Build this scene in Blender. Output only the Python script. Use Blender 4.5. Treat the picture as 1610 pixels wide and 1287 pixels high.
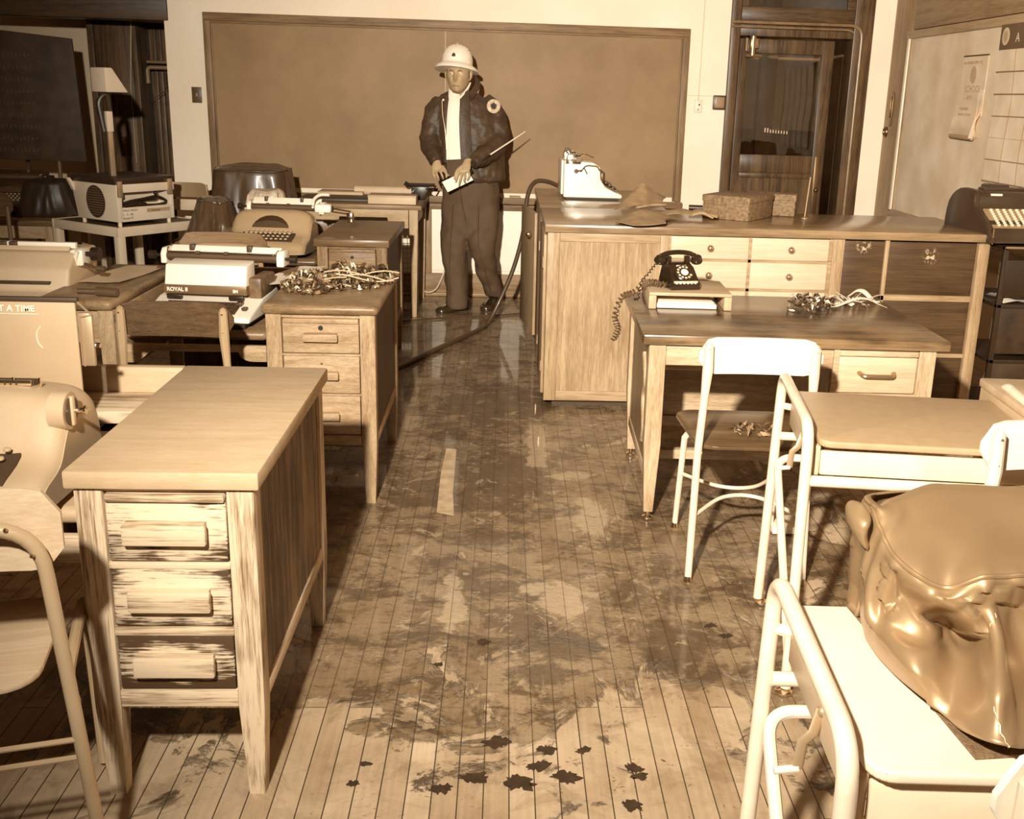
import bpy, bmesh, math, random
from mathutils import Vector, Matrix, noise, Quaternion
random.seed(7)
SC = bpy.context.scene
COL = SC.collection
for _o in list(bpy.data.objects):
    bpy.data.objects.remove(_o)
PI = math.pi

# ------------------------------------------------------------------ camera
F, PIT, ROL, YAW, CX, CY, EYE = 1616.8, 0.270177, 0.0313665, 0.0559847, 877.2, 599.1, 1.5
_cy, _sy, _cp, _sp = math.cos(YAW), math.sin(YAW), math.cos(PIT), math.sin(PIT)
_d = Vector((_sy*_cp, _cy*_cp, -_sp)); _r = Vector((_cy, -_sy, 0)); _u = _r.cross(_d)
_cr, _sr = math.cos(ROL), math.sin(ROL)
_R = _r*_cr + _u*_sr; _U = _u*_cr - _r*_sr
cam = bpy.data.cameras.new('camera'); camo = bpy.data.objects.new('camera', cam); COL.objects.link(camo)
cam.sensor_fit = 'HORIZONTAL'; cam.sensor_width = 36.0; cam.lens = F/1610*36
cam.shift_x = (805-CX)/1610; cam.shift_y = (CY-643.5)/1610; cam.clip_start = 0.05
_M = Matrix((_R, _U, -_d)).transposed().to_4x4(); _M.translation = Vector((0, 0, EYE))
camo.matrix_world = _M
SC.camera = camo

# ------------------------------------------------------------------ light
SC.view_settings.view_transform = 'Standard'
SC.view_settings.look = 'None'
SC.view_settings.gamma = 1
SC.view_settings.use_curve_mapping = False
SC.view_settings.exposure = 0.38
W = bpy.data.worlds.new('world'); SC.world = W; W.use_nodes = True
W.node_tree.nodes['Background'].inputs[0].default_value = (0.50, 0.37, 0.23, 1)
W.node_tree.nodes['Background'].inputs[1].default_value = 0.09
# the press photographer's flash gun, held high on the left of the camera
FL = bpy.data.lights.new('flash_gun', 'SPOT'); flo = bpy.data.objects.new('flash_gun', FL); COL.objects.link(flo)
FL.energy = 1150; FL.color = (1, .93, .79); FL.shadow_soft_size = 0.05; FL.spot_size = math.radians(104); FL.spot_blend = 1.0
flo.location = (-0.46, 0.0, 2.15)
flo.rotation_euler = (Vector((1.5, 5.0, 0.85))-Vector(flo.location)).to_track_quat('-Z', 'Y').to_euler()
FL.use_nodes = True
_n = FL.node_tree.nodes; _l = FL.node_tree.links
_f = _n.new('ShaderNodeLightFalloff'); _f.inputs['Strength'].default_value = 0.24; _f.inputs['Smooth'].default_value = 0
_l.new(_f.outputs['Linear'], _n['Emission'].inputs['Strength'])

# ------------------------------------------------------------------ materials
def tint(v):
    K = [(0.02, (1.60, .86, .40)), (0.10, (1.54, .88, .40)), (0.30, (1.38, .92, .49)), (0.60, (1.23, .955, .66)), (0.9, (1.10, .98, .82))]
    if v <= K[0][0]: t = K[0][1]
    elif v >= K[-1][0]: t = K[-1][1]
    else:
        for (a, ca), (b, cb) in zip(K, K[1:]):
            if a <= v <= b:
                k = (v-a)/(b-a); t = tuple(x+(y-x)*k for x, y in zip(ca, cb)); break
    return (min(1, v*t[0]), min(1, v*t[1]), min(1, v*t[2]), 1)
_mats = {}
def mat(name, v, rough=.6, metal=0, noise_amt=.12, nscale=6, bump=0.0, bscale=60, coat=0, spec=.5, rvar=0):
    if name in _mats: return _mats[name]
    m = bpy.data.materials.new(name); m.use_nodes = True; _mats[name] = m
    N = m.node_tree.nodes; L = m.node_tree.links; b = N['Principled BSDF']
    tc = N.new('ShaderNodeTexCoord'); nz = N.new('ShaderNodeTexNoise'); nz.inputs['Scale'].default_value = nscale; nz.inputs['Detail'].default_value = 6
    L.new(tc.outputs['Object'], nz.inputs['Vector'])
    cr = N.new('ShaderNodeValToRGB'); cr.color_ramp.elements[0].position = .3; cr.color_ramp.elements[1].position = .7
    cr.color_ramp.elements[0].color = tint(v*(1-noise_amt)); cr.color_ramp.elements[1].color = tint(min(.97, v*(1+noise_amt)))
    L.new(nz.outputs['Fac'], cr.inputs['Fac']); L.new(cr.outputs['Color'], b.inputs['Base Color'])
    b.inputs['Roughness'].default_value = rough; b.inputs['Metallic'].default_value = metal
    b.inputs['Specular IOR Level'].default_value = spec; b.inputs['Coat Weight'].default_value = coat; b.inputs['Coat Roughness'].default_value = .15
    if bump:
        n2 = N.new('ShaderNodeTexNoise'); n2.inputs['Scale'].default_value = bscale; n2.inputs['Detail'].default_value = 5
        L.new(tc.outputs['Object'], n2.inputs['Vector'])
        bp_ = N.new('ShaderNodeBump'); bp_.inputs['Strength'].default_value = bump; bp_.inputs['Distance'].default_value = .01
        L.new(n2.outputs['Fac'], bp_.inputs['Height']); L.new(bp_.outputs['Normal'], b.inputs['Normal'])
    return m

def wood(name, lo, hi, axis='Y', rough=.5, fine=70, sharp=.22, mid=.5, bump=.25, patch=.25, coat=0, stretch=20, seed=0):
    """grain running along the axis; lo and hi are the two greys of the grain"""
    key = name+axis; fine = fine*2.6; b_spec = .3
    if key in _mats: return _mats[key]
    m = bpy.data.materials.new(name+'_'+axis.lower()); m.use_nodes = True; _mats[key] = m
    N = m.node_tree.nodes; L = m.node_tree.links; b = N['Principled BSDF']
    tc = N.new('ShaderNodeTexCoord'); mp = N.new('ShaderNodeMapping')
    s = [1, 1, 1]; s['XYZ'.index(axis)] = 1.0/stretch
    mp.inputs['Scale'].default_value = s; mp.inputs['Location'].default_value = (seed*3.1, seed*1.7, seed*.9)
    L.new(tc.outputs['Object'], mp.inputs['Vector'])
    n1 = N.new('ShaderNodeTexNoise'); n1.inputs['Scale'].default_value = fine; n1.inputs['Detail'].default_value = 7; n1.inputs['Roughness'].default_value = .62; n1.inputs['Distortion'].default_value = .4
    n2 = N.new('ShaderNodeTexNoise'); n2.inputs['Scale'].default_value = fine/9; n2.inputs['Detail'].default_value = 2; n2.inputs['Distortion'].default_value = 1.2
    L.new(mp.outputs[0], n1.inputs['Vector']); L.new(mp.outputs[0], n2.inputs['Vector'])
    n3 = N.new('ShaderNodeTexNoise'); n3.inputs['Scale'].default_value = 4; n3.inputs['Detail'].default_value = 3
    L.new(tc.outputs['Object'], n3.inputs['Vector'])
    a = N.new('ShaderNodeMath'); a.operation = 'MULTIPLY_ADD'; a.inputs[1].default_value = .55
    L.new(n1.outputs['Fac'], a.inputs[0]); 
    a2 = N.new('ShaderNodeMath'); a2.operation = 'MULTIPLY_ADD'; a2.inputs[1].default_value = .45
    L.new(n2.outputs['Fac'], a2.inputs[0]); L.new(a2.outputs[0], a.inputs[2])
    a3 = N.new('ShaderNodeMath'); a3.operation = 'MULTIPLY_ADD'; a3.inputs[1].default_value = patch; a3.inputs[2].default_value = -patch*.5
    L.new(n3.outputs['Fac'], a3.inputs[0]); L.new(a3.outputs[0], a2.inputs[2])
    cr = N.new('ShaderNodeValToRGB'); e = cr.color_ramp.elements
    e[0].position = max(0, mid-sharp/2); e[1].position = min(1, mid+sharp/2); e[0].color = tint(lo); e[1].color = tint(hi)
    L.new(a.outputs[0], cr.inputs['Fac']); L.new(cr.outputs['Color'], b.inputs['Base Color'])
    b.inputs['Roughness'].default_value = rough; b.inputs['Coat Weight'].default_value = coat; b.inputs['Coat Roughness'].default_value = .2; b.inputs['Specular IOR Level'].default_value = b_spec
    if bump:
        bp_ = N.new('ShaderNodeBump'); bp_.inputs['Strength'].default_value = bump; bp_.inputs['Distance'].default_value = .002
        L.new(a.outputs[0], bp_.inputs['Height']); L.new(bp_.outputs['Normal'], b.inputs['Normal'])
    return m

def worn_front(name, lo, hi, centre, rx, rz, fine=260):
    """dark varnish with its grain, rubbed through to pale wood around the handle at centre"""
    m = bpy.data.materials.new(name); m.use_nodes = True
    N = m.node_tree.nodes; L = m.node_tree.links; b = N['Principled BSDF']
    tc = N.new('ShaderNodeTexCoord'); mp = N.new('ShaderNodeMapping'); mp.inputs['Scale'].default_value = (.07, 1, 1); L.new(tc.outputs['Object'], mp.inputs['Vector'])
    n1 = N.new('ShaderNodeTexNoise'); n1.inputs['Scale'].default_value = fine; n1.inputs['Detail'].default_value = 5; L.new(mp.outputs[0], n1.inputs['Vector'])
    m2 = N.new('ShaderNodeMapping'); m2.inputs['Location'].default_value = (-centre[0]/rx, 0, -centre[1]/rz); m2.inputs['Scale'].default_value = (1/rx, 0, 1/rz); L.new(tc.outputs['Object'], m2.inputs['Vector'])
    ln = N.new('ShaderNodeVectorMath'); ln.operation = 'LENGTH'; L.new(m2.outputs[0], ln.inputs[0])
    n3 = N.new('ShaderNodeTexNoise'); n3.inputs['Scale'].default_value = 16; n3.inputs['Detail'].default_value = 4; L.new(tc.outputs['Object'], n3.inputs['Vector'])
    a = N.new('ShaderNodeMath'); a.operation = 'MULTIPLY_ADD'; a.inputs[1].default_value = 2.4; a.inputs[2].default_value = -1.2; L.new(n1.outputs['Fac'], a.inputs[0])
    c = N.new('ShaderNodeMath'); c.operation = 'MULTIPLY_ADD'; c.inputs[1].default_value = 1.6; L.new(n3.outputs['Fac'], c.inputs[0]); L.new(a.outputs[0], c.inputs[2])
    d = N.new('ShaderNodeMath'); d.operation = 'SUBTRACT'; L.new(c.outputs[0], d.inputs[0]); L.new(ln.outputs['Value'], d.inputs[1])
    r = N.new('ShaderNodeMapRange'); r.inputs[1].default_value = -.42; r.inputs[2].default_value = .12; L.new(d.outputs[0], r.inputs[0])
    cr = N.new('ShaderNodeValToRGB'); cr.color_ramp.elements[0].color = tint(lo); cr.color_ramp.elements[1].color = tint(hi); L.new(r.outputs[0], cr.inputs['Fac'])
    L.new(cr.outputs['Color'], b.inputs['Base Color']); b.inputs['Roughness'].default_value = .5; b.inputs['Specular IOR Level'].default_value = .3
    return m

# ------------------------------------------------------------------ mesh helpers
class MB:
    def __init__(s): s.bm = bmesh.new()
    def _take(s, b, M=None):
        if M is not None: bmesh.ops.transform(b, matrix=M, verts=b.verts)
        me = bpy.data.meshes.new('tmp'); b.to_mesh(me); b.free(); s.bm.from_mesh(me); bpy.data.meshes.remove(me); return s
    def box(s, x0, x1, y0, y1, z0, z1, bev=0, seg=2, M=None):
        b = bmesh.new(); bmesh.ops.create_cube(b, size=1)
        for v in b.verts: v.co = Vector(((x0+x1)/2+v.co.x*(x1-x0), (y0+y1)/2+v.co.y*(y1-y0), (z0+z1)/2+v.co.z*(z1-z0)))
        if bev: bmesh.ops.bevel(b, geom=list(b.edges), offset=min(bev, .49*min(abs(x1-x0), abs(y1-y0), abs(z1-z0))), segments=seg, affect='EDGES', profile=.5)
        return s._take(b, M)
    def hexa(s, bot, top, bev=0, seg=2, M=None):
        """box from four bottom and four top points, both counter-clockwise from above"""
        b = bmesh.new(); v = [b.verts.new(p) for p in list(bot)+list(top)]
        b.faces.new(v[3::-1]); b.faces.new(v[4:8])
        for i in range(4): b.faces.new((v[i], v[(i+1) % 4], v[4+(i+1) % 4], v[4+i]))
        if bev: bmesh.ops.bevel(b, geom=list(b.edges), offset=bev, segments=seg, affect='EDGES', profile=.5)
        return s._take(b, M)
    def leg(s, x, y, w, z0, z1, w0, bev=.003, M=None):
        """square post tapering from w at z1 to w0 at z0"""
        a, c = w/2, w0/2
        return s.hexa([(x-c, y-c, z0), (x+c, y-c, z0), (x+c, y+c, z0), (x-c, y+c, z0)], [(x-a, y-a, z1), (x+a, y-a, z1), (x+a, y+a, z1), (x-a, y+a, z1)], bev, M=M)
    def post(s, x, y, w, z0, zs, z1, w0):
        """square post, straight from z1 down to zs, then tapering to w0 at z0"""
        b = bmesh.new(); R = [[b.verts.new((x+sx*k/2, y+sy*k/2, z)) for sx, sy in ((-1, -1), (1, -1), (1, 1), (-1, 1))] for z, k in ((z0, w0), (zs, w), (z1, w))]
        for A, B in zip(R, R[1:]):
            for j in range(4): b.faces.new((A[j], A[(j+1) % 4], B[(j+1) % 4], B[j]))
        b.faces.new(R[0][::-1]); b.faces.new(R[2])
        vert = [e for e in b.edges if abs(e.verts[0].co.z-e.verts[1].co.z) > .01]
        bmesh.ops.bevel(b, geom=vert, offset=.003, segments=2, affect='EDGES', profile=.5)
        return s._take(b)
    def prism(s, pts, a0, a1, axis='X', bev=0, seg=2, M=None):
        """polygon in the two other axes (X: y,z  Y: x,z  Z: x,y) pushed from a0 to a1"""
        b = bmesh.new()
        f = {'X': lambda p, q: (q, p[0], p[1]), 'Y': lambda p, q: (p[0], q, p[1]), 'Z': lambda p, q: (p[0], p[1], q)}[axis]
        A = [b.verts.new(f(p, a0)) for p in pts]; B = [b.verts.new(f(p, a1)) for p in pts]
        b.faces.new(A); b.faces.new(B[::-1]); n = len(pts)
        for i in range(n): b.faces.new((A[i], B[i], B[(i+1) % n], A[(i+1) % n]))
        bmesh.ops.recalc_face_normals(b, faces=b.faces)
        if bev: bmesh.ops.bevel(b, geom=list(b.edges), offset=bev, segments=seg, affect='EDGES', profile=.5)
        return s._take(b, M)
    def tube(s, pts, r, n=10, caps=True, closed=False, M=None, flat=None):
        pts = [Vector(p) for p in pts]; b = bmesh.new(); rings = []
        rr = r if isinstance(r, (list, tuple)) else [r]*len(pts)
        t0 = (pts[1]-pts[0]).normalized(); up = Vector((0, 0, 1)) if abs(t0.z) < .9 else Vector((0, 1, 0))
        u = t0.cross(up).normalized()
        for i, p in enumerate(pts):
            if closed: t = (pts[(i+1) % len(pts)]-pts[i-1]).normalized()
            elif i == 0: t = t0
            elif i == len(pts)-1: t = (pts[i]-pts[i-1]).normalized()
            else: t = ((pts[i+1]-p).normalized()+(p-pts[i-1]).normalized()).normalized()
            u = (u-t*u.dot(t)).normalized(); w = t.cross(u)
            k = flat or 1
            rings.append([b.verts.new(p+u*math.cos(2*PI*j/n)*rr[i]+w*math.sin(2*PI*j/n)*rr[i]*k) for j in range(n)])
        m = len(rings)
        for i in range(m if closed else m-1):
            A, B = rings[i], rings[(i+1) % m]
            for j in range(n): b.faces.new((A[j], A[(j+1) % n], B[(j+1) % n], B[j]))
        if caps and not closed: b.faces.new(rings[0][::-1]); b.faces.new(rings[-1])
        bmesh.ops.recalc_face_normals(b, faces=b.faces)
        return s._take(b, M)
    def lathe(s, prof, n=24, M=None, sx=1, sy=1):
        """(radius, z) profile turned about z"""
        b = bmesh.new(); rings = []
        for r, z in prof: rings.append([b.verts.new((math.cos(2*PI*j/n)*r*sx, math.sin(2*PI*j/n)*r*sy, z)) for j in range(n)])
        for A, B in zip(rings, rings[1:]):
            for j in range(n): b.faces.new((A[j], A[(j+1) % n], B[(j+1) % n], B[j]))
        b.faces.new(rings[0][::-1]); b.faces.new(rings[-1])
        bmesh.ops.remove_doubles(b, verts=b.verts, dist=1e-5)
        bmesh.ops.recalc_face_normals(b, faces=b.faces)
        return s._take(b, M)
    def rings(s, R, cap=True, M=None):
        """skin a list of equal-length closed rings of points"""
        b = bmesh.new(); V = [[b.verts.new(p) for p in r] for r in R]; n = len(R[0])
        for A, B in zip(V, V[1:]):
            for j in range(n): b.faces.new((A[j], A[(j+1) % n], B[(j+1) % n], B[j]))
        if cap: b.faces.new(V[0][::-1]); b.faces.new(V[-1])
        bmesh.ops.recalc_face_normals(b, faces=b.faces)
        return s._take(b, M)
    def grid(s, f, nu, nv, M=None, thick=0):
        b = bmesh.new(); V = [[b.verts.new(f(i/nu, j/nv)) for j in range(nv+1)] for i in range(nu+1)]
        for i in range(nu):
            for j in range(nv): b.faces.new((V[i][j], V[i+1][j], V[i+1][j+1], V[i][j+1]))
        if thick:
            b.normal_update(); fs = list(b.faces); es = [e for e in b.edges if len(e.link_faces) == 1]
            cp = {v: b.verts.new(v.co-v.normal*thick) for v in list(b.verts)}
            for f_ in fs: b.faces.new([cp[v] for v in reversed(f_.verts)])
            for e in es: a_, c_ = e.verts; b.faces.new((a_, c_, cp[c_], cp[a_]))
            bmesh.ops.recalc_face_normals(b, faces=b.faces)
        return s._take(b, M)
    def ball(s, c, r, sub=2, sc=(1, 1, 1), M=None):
        b = bmesh.new(); bmesh.ops.create_icosphere(b, subdivisions=sub, radius=r)
        for v in b.verts: v.co = Vector((v.co.x*sc[0]+c[0], v.co.y*sc[1]+c[1], v.co.z*sc[2]+c[2]))
        return s._take(b, M)
    def build(s, name, m, parent=None, ang=35, M=None):
        if M is not None: bmesh.ops.transform(s.bm, matrix=M, verts=s.bm.verts)
        me = bpy.data.meshes.new(name); s.bm.to_mesh(me); s.bm.free()
        me.materials.append(m)
        for p in me.polygons: p.use_smooth = True
        me.set_sharp_from_angle(angle=math.radians(ang))
        o = bpy.data.objects.new(name, me); COL.objects.link(o)
        if parent is not None: o.parent = parent
        return o
def thing(name, label, cat, loc=(0, 0, 0), rz=0, group=None):
    o = bpy.data.objects.new(name, None); COL.objects.link(o); o.empty_display_size = .1
    o.location = loc; o.rotation_euler = (0, 0, rz); o['label'] = label; o['category'] = cat
    if group: o['group'] = group
    return o
def tag(o, label, cat, group=None, kind=None):
    o['label'] = label; o['category'] = cat
    if group: o['group'] = group
    if kind: o['kind'] = kind
    return o
def struct(o): o['kind'] = 'structure'; return o
def dup(root, loc=None, rz=None, label=None, group=None):
    r = root.copy(); COL.objects.link(r)
    if loc is not None: r.location = loc
    if rz is not None: r.rotation_euler = (0, 0, rz)
    if label: r['label'] = label
    if group: r['group'] = group
    for ch in list(root.children):
        c = ch.copy(); COL.objects.link(c); c.parent = r
        for g in list(ch.children):
            d = g.copy(); COL.objects.link(d); d.parent = c
    return r
def at(x, y, Y):
    """the point at distance Y into the room that the photograph shows at pixel x, y"""
    d = _R*((x-CX)/F)-_U*((y-CY)/F)+_d; return Vector((0, 0, EYE))+d*(Y/d.y)
def remesh(o, voxel, smooth=4):
    m = o.modifiers.new('remesh', 'REMESH'); m.mode = 'VOXEL'; m.voxel_size = voxel; m.use_smooth_shade = True
    if smooth: q = o.modifiers.new('smooth', 'SMOOTH'); q.factor = .5; q.iterations = smooth
    return o
def lettering(txt, size, m, parent, loc, rot, name='lettering', ext=.0004, align='LEFT', bold=0):
    cu = bpy.data.curves.new('t', 'FONT'); cu.body = txt; cu.size = size; cu.extrude = ext; cu.offset = bold; cu.align_x = align
    t = bpy.data.objects.new('t', cu); COL.objects.link(t)
    me = bpy.data.meshes.new_from_object(t); bpy.data.objects.remove(t)
    me.materials.clear(); me.materials.append(m)
    o = bpy.data.objects.new(name, me); COL.objects.link(o); o.parent = parent; o.location = loc; o.rotation_euler = rot
    return o
def T(x=0, y=0, z=0, rx=0, ry=0, rz=0):
    return Matrix.Translation((x, y, z)) @ Matrix.Rotation(rz, 4, 'Z') @ Matrix.Rotation(ry, 4, 'Y') @ Matrix.Rotation(rx, 4, 'X')
def arc(c, r, a0, a1, n, plane='YZ'):
    out = []
    for i in range(n+1):
        a = a0+(a1-a0)*i/n; p, q = math.cos(a)*r, math.sin(a)*r
        out.append({'YZ': (c[0], c[1]+p, c[2]+q), 'XZ': (c[0]+p, c[1], c[2]+q), 'XY': (c[0]+p, c[1]+q, c[2])}[plane])
    return out
def rounded(pts, r, n=5):
    """round the corners of an open polyline"""
    P = [Vector(p) for p in pts]; out = [P[0]]
    for a, b, c in zip(P, P[1:], P[2:]):
        u = (a-b); v = (c-b); k = min(r, u.length*.49, v.length*.49); u = b+u.normalized()*k; v = b+v.normalized()*k
        for i in range(n+1):
            t = i/n; out.append(u*(1-t)**2+b*2*t*(1-t)+v*t*t)
    return out+[P[-1]]
def spline(pts, n=6):
    P = [Vector(p) for p in pts]; P = [P[0]*2-P[1]]+P+[P[-1]*2-P[-2]]; out = []
    for i in range(1, len(P)-2):
        for k in range(n):
            t = k/n; a, b, c, d = P[i-1:i+3]
            out.append(.5*((2*b)+(-a+c)*t+(2*a-5*b+4*c-d)*t*t+(-a+3*b-3*c+d)*t**3))
    return out+[P[-2]]

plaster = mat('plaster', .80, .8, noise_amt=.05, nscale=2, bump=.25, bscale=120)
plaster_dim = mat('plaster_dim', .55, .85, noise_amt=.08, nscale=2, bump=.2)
oak_light = lambda a='Z': wood('oak_light', .26, .52, a, .5, fine=110, sharp=.28, stretch=10)
steel = mat('steel', .55, .3, 1, noise_amt=.1, nscale=20)
chrome = mat('chrome', .75, .15, 1, noise_amt=.03)
black = mat('black_plastic', .018, .35, noise_amt=.2)
rubber = mat('black_rubber', .015, .6)
white_en = mat('white_enamel', .88, .4, noise_amt=.03, nscale=3)
paper = mat('white_paper', .85, .8, noise_amt=.05, nscale=10)
# ------------------------------------------------------------------ setting
YB = 7.81      # back wall
XR = 2.84      # right wall
def floor_mat():
    m = bpy.data.materials.new('maple_floor'); m.use_nodes = True
    N = m.node_tree.nodes; L = m.node_tree.links; b = N['Principled BSDF']
    def node(t, **k):
        n = N.new(t)
        for a, v in k.items(): setattr(n, a, v)
        return n
    def math_(op, a, c=None, d=None, clamp=False):
        n = node('ShaderNodeMath', operation=op); n.use_clamp = clamp
        for i, q in enumerate((a, c, d)):
            if q is None: continue
            if isinstance(q, (int, float)): n.inputs[i].default_value = q
            else: L.new(q, n.inputs[i])
        return n.outputs[0]
    def noise_(vec, sc, det=4, dist=0, rough=.5):
        n = node('ShaderNodeTexNoise'); n.inputs['Scale'].default_value = sc; n.inputs['Detail'].default_value = det
        n.inputs['Distortion'].default_value = dist; n.inputs['Roughness'].default_value = rough; L.new(vec, n.inputs['Vector']); return n.outputs['Fac']
    def smooth(v, lo, hi, a=0, c=1):
        n = node('ShaderNodeMapRange', interpolation_type='SMOOTHSTEP'); n.inputs[1].default_value = lo; n.inputs[2].default_value = hi
        n.inputs[3].default_value = a; n.inputs[4].default_value = c; L.new(v, n.inputs[0]); return n.outputs[0]
    tc = node('ShaderNodeTexCoord'); O = tc.outputs['Object']
    mp = node('ShaderNodeMapping'); mp.inputs['Rotation'].default_value = (0, 0, -PI/2); mp.inputs['Location'].default_value = (0, -.0275, 0)
    L.new(O, mp.inputs['Vector'])
    br = node('ShaderNodeTexBrick'); br.offset = .37; br.offset_frequency = 2; br.squash_frequency = 3; br.squash = 1.6
    br.inputs['Scale'].default_value = 1; br.inputs['Brick Width'].default_value = 1.15; br.inputs['Row Height'].default_value = .0573
    br.inputs['Mortar Size'].default_value = .0014; br.inputs['Mortar Smooth'].default_value = .3; br.inputs['Bias'].default_value = 0
    br.inputs['Color1'].default_value = (.25, .25, .25, 1); br.inputs['Color2'].default_value = (.75, .75, .75, 1); br.inputs['Mortar'].default_value = (0, 0, 0, 1)
    L.new(mp.outputs[0], br.inputs['Vector'])
    st = node('ShaderNodeMapping'); st.inputs['Scale'].default_value = (1, .04, 1); L.new(O, st.inputs['Vector'])
    grain = noise_(st.outputs[0], 90, 3)
    blotch = noise_(O, 3.2, 5, .6, .6)
    tone = math_('ADD', math_('MULTIPLY', br.outputs['Color'], .34), math_('ADD', math_('MULTIPLY', grain, .25), math_('MULTIPLY', blotch, .72)))
    cr = node('ShaderNodeValToRGB'); e = cr.color_ramp.elements
    e[0].position = .35; e[0].color = tint(.19); e[1].position = .92; e[1].color = tint(.54)
    L.new(tone, cr.inputs['Fac'])
    # the wet part: an aisle of standing water and smeared dirt between the desks
    sp = node('ShaderNodeSeparateXYZ'); L.new(O, sp.inputs[0])
    wob = math_('MULTIPLY', math_('SUBTRACT', noise_(O, 1.6, 5), .5), 1.3)
    Xw = math_('ADD', sp.outputs[0], wob); Yw = math_('ADD', sp.outputs[1], math_('MULTIPLY', wob, 1.5))
    reg = math_('MULTIPLY', math_('MULTIPLY', smooth(Xw, -1.3, -.5), smooth(Xw, 1.7, .7)), smooth(Yw, 1.9, 2.7))
    def blob(x, y, rx, ry, soft=.35):
        """a stain of its own, its outline broken by noise"""
        m1 = node('ShaderNodeMapping'); m1.inputs['Location'].default_value = (-x/rx, -y/ry, 0); m1.inputs['Scale'].default_value = (1/rx, 1/ry, 0); L.new(O, m1.inputs['Vector'])
        ln = node('ShaderNodeVectorMath', operation='LENGTH'); L.new(m1.outputs[0], ln.inputs[0])
        return smooth(math_('ADD', ln.outputs['Value'], math_('MULTIPLY', math_('SUBTRACT', rag, .5), 5.5)), 1+soft*.8, 1-soft*.8)
    rag = noise_(O, 7, 10, .8, .72)
    pn = noise_(O, 3.4, 10, 1.0, .66)
    pud = smooth(math_('ADD', pn, math_('MULTIPLY', reg, .26)), .59, .65)
    # smeared dirt, broken up and drawn sideways
    ms = node('ShaderNodeMapping'); ms.inputs['Scale'].default_value = (1, 1.5, 1); ms.inputs['Rotation'].default_value = (0, 0, .2); L.new(O, ms.inputs['Vector'])
    fine = noise_(ms.outputs[0], 30, 8, .5, .75)
    dn0 = noise_(ms.outputs[0], 4.6, 12, .7, .74)
    dn = math_('ADD', math_('MULTIPLY', dn0, .72), math_('MULTIPLY', fine, .28))
    dirt = math_('MULTIPLY', smooth(dn, .475, .565), math_('MULTIPLY_ADD', pud, .78, .10))
    spots = None
    for q in ((.08, 2.72, .10, .16), (.17, 2.62, .16, .07), (-.09, 3.0, .09, .12), (-.22, 3.75, .22, .22), (.02, 3.95, .22, .35), (-.05, 4.9, .28, .40), (.42, 2.95, .12, .08), (.50, 2.55, .10, .16), (.10, 2.45, .06, .05)):
        v_ = blob(*q); spots = v_ if spots is None else math_('MAXIMUM', spots, v_)
    dirt = math_('MAXIMUM', dirt, math_('MULTIPLY', spots, math_('ADD', .55, math_('MULTIPLY', fine, .5))), clamp=True)
    pale = None
    for q in ((.19, 2.86, .07, .11), (.115, 2.95, .06, .04), (.16, 4.35, .045, .30), (.27, 3.95, .09, .05), (-.14, 2.85, .03, .20), (.34, 3.5, .05, .20)):
        v_ = blob(*q); pale = v_ if pale is None else math_('MAXIMUM', pale, v_)
    isl = math_('MULTIPLY', smooth(noise_(O, 9, 9, .7, .72), .585, .63), math_('MULTIPLY', reg, .75))
    pale = math_('MAXIMUM', pale, isl)
    # scattered scraps and specks towards the camera
    vo = noise_(ms.outputs[0], 24, 7, 1.6, .72)
    box = math_('MULTIPLY', math_('MULTIPLY', smooth(Xw, -.75, -.2), smooth(Xw, .75, .3)), smooth(Yw, 3.6, 1.8))
    speck = math_('MULTIPLY', smooth(vo, .635, .66), box)
    dry = noise_(O, 6, 9, .8, .72)
    drt = math_('MULTIPLY', smooth(dry, .50, .62), math_('MULTIPLY', smooth(Yw, 1.2, 2.6), .55))
    def mix(fac, a, col):
        n = node('ShaderNodeMix', data_type='RGBA'); n.inputs[0].default_value = 0; L.new(fac, n.inputs[0]); L.new(a, n.inputs[6])
        if isinstance(col, tuple): n.inputs[7].default_value = col
        else: L.new(col, n.inputs[7])
        return n.outputs[2]
    c = mix(drt, cr.outputs['Color'], tint(.10))
    wet = node('ShaderNodeMix', data_type='RGBA', blend_type='MULTIPLY'); wet.inputs[7].default_value = (.60, .56, .50, 1); L.new(math_('MULTIPLY', pud, .9), wet.inputs[0]); L.new(c, wet.inputs[6])
    c = mix(math_('MULTIPLY', dirt, .86), wet.outputs[2], tint(.045))
    c = mix(math_('MULTIPLY', math_('MULTIPLY', pale, math_('ADD', .35, fine)), .72), c, tint(.50))
    c = mix(math_('MULTIPLY', speck, .9), c, tint(.03))
    gap = math_('MULTIPLY', br.outputs['Fac'], math_('SUBTRACT', .95, math_('MULTIPLY', pud, .55)))
    c = mix(gap, c, tint(.03))
    L.new(c, b.inputs['Base Color'])
    rr = math_('SUBTRACT', .5, math_('MULTIPLY', pud, .36))
    L.new(math_('ADD', rr, math_('MULTIPLY', dirt, .25)), b.inputs['Roughness'])
    L.new(math_('MULTIPLY', pud, .5), b.inputs['Coat Weight']); b.inputs['Coat Roughness'].default_value = .06
    bp1 = node('ShaderNodeBump'); bp1.inputs['Strength'].default_value = .9; bp1.inputs['Distance'].default_value = .003
    hgt = math_('ADD', math_('MULTIPLY', br.outputs['Fac'], -1.0), math_('ADD', math_('MULTIPLY', pud, 1.2), math_('ADD', math_('MULTIPLY', dn0, 1.0), math_('MULTIPLY', math_('MULTIPLY', fine, pud), 1.6))))
    L.new(hgt, bp1.inputs['Height']); L.new(bp1.outputs['Normal'], b.inputs['Normal'])
    return m
struct(MB().box(-5.2, 4.2, -1.5, 10.2, -.05, 0).build('floor', floor_mat()))
struct(MB().box(-5.2, 4.2, -1.5, 10.2, 3.35, 3.45).build('ceiling', mat('ceiling_paint', .30, .9)))
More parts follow.
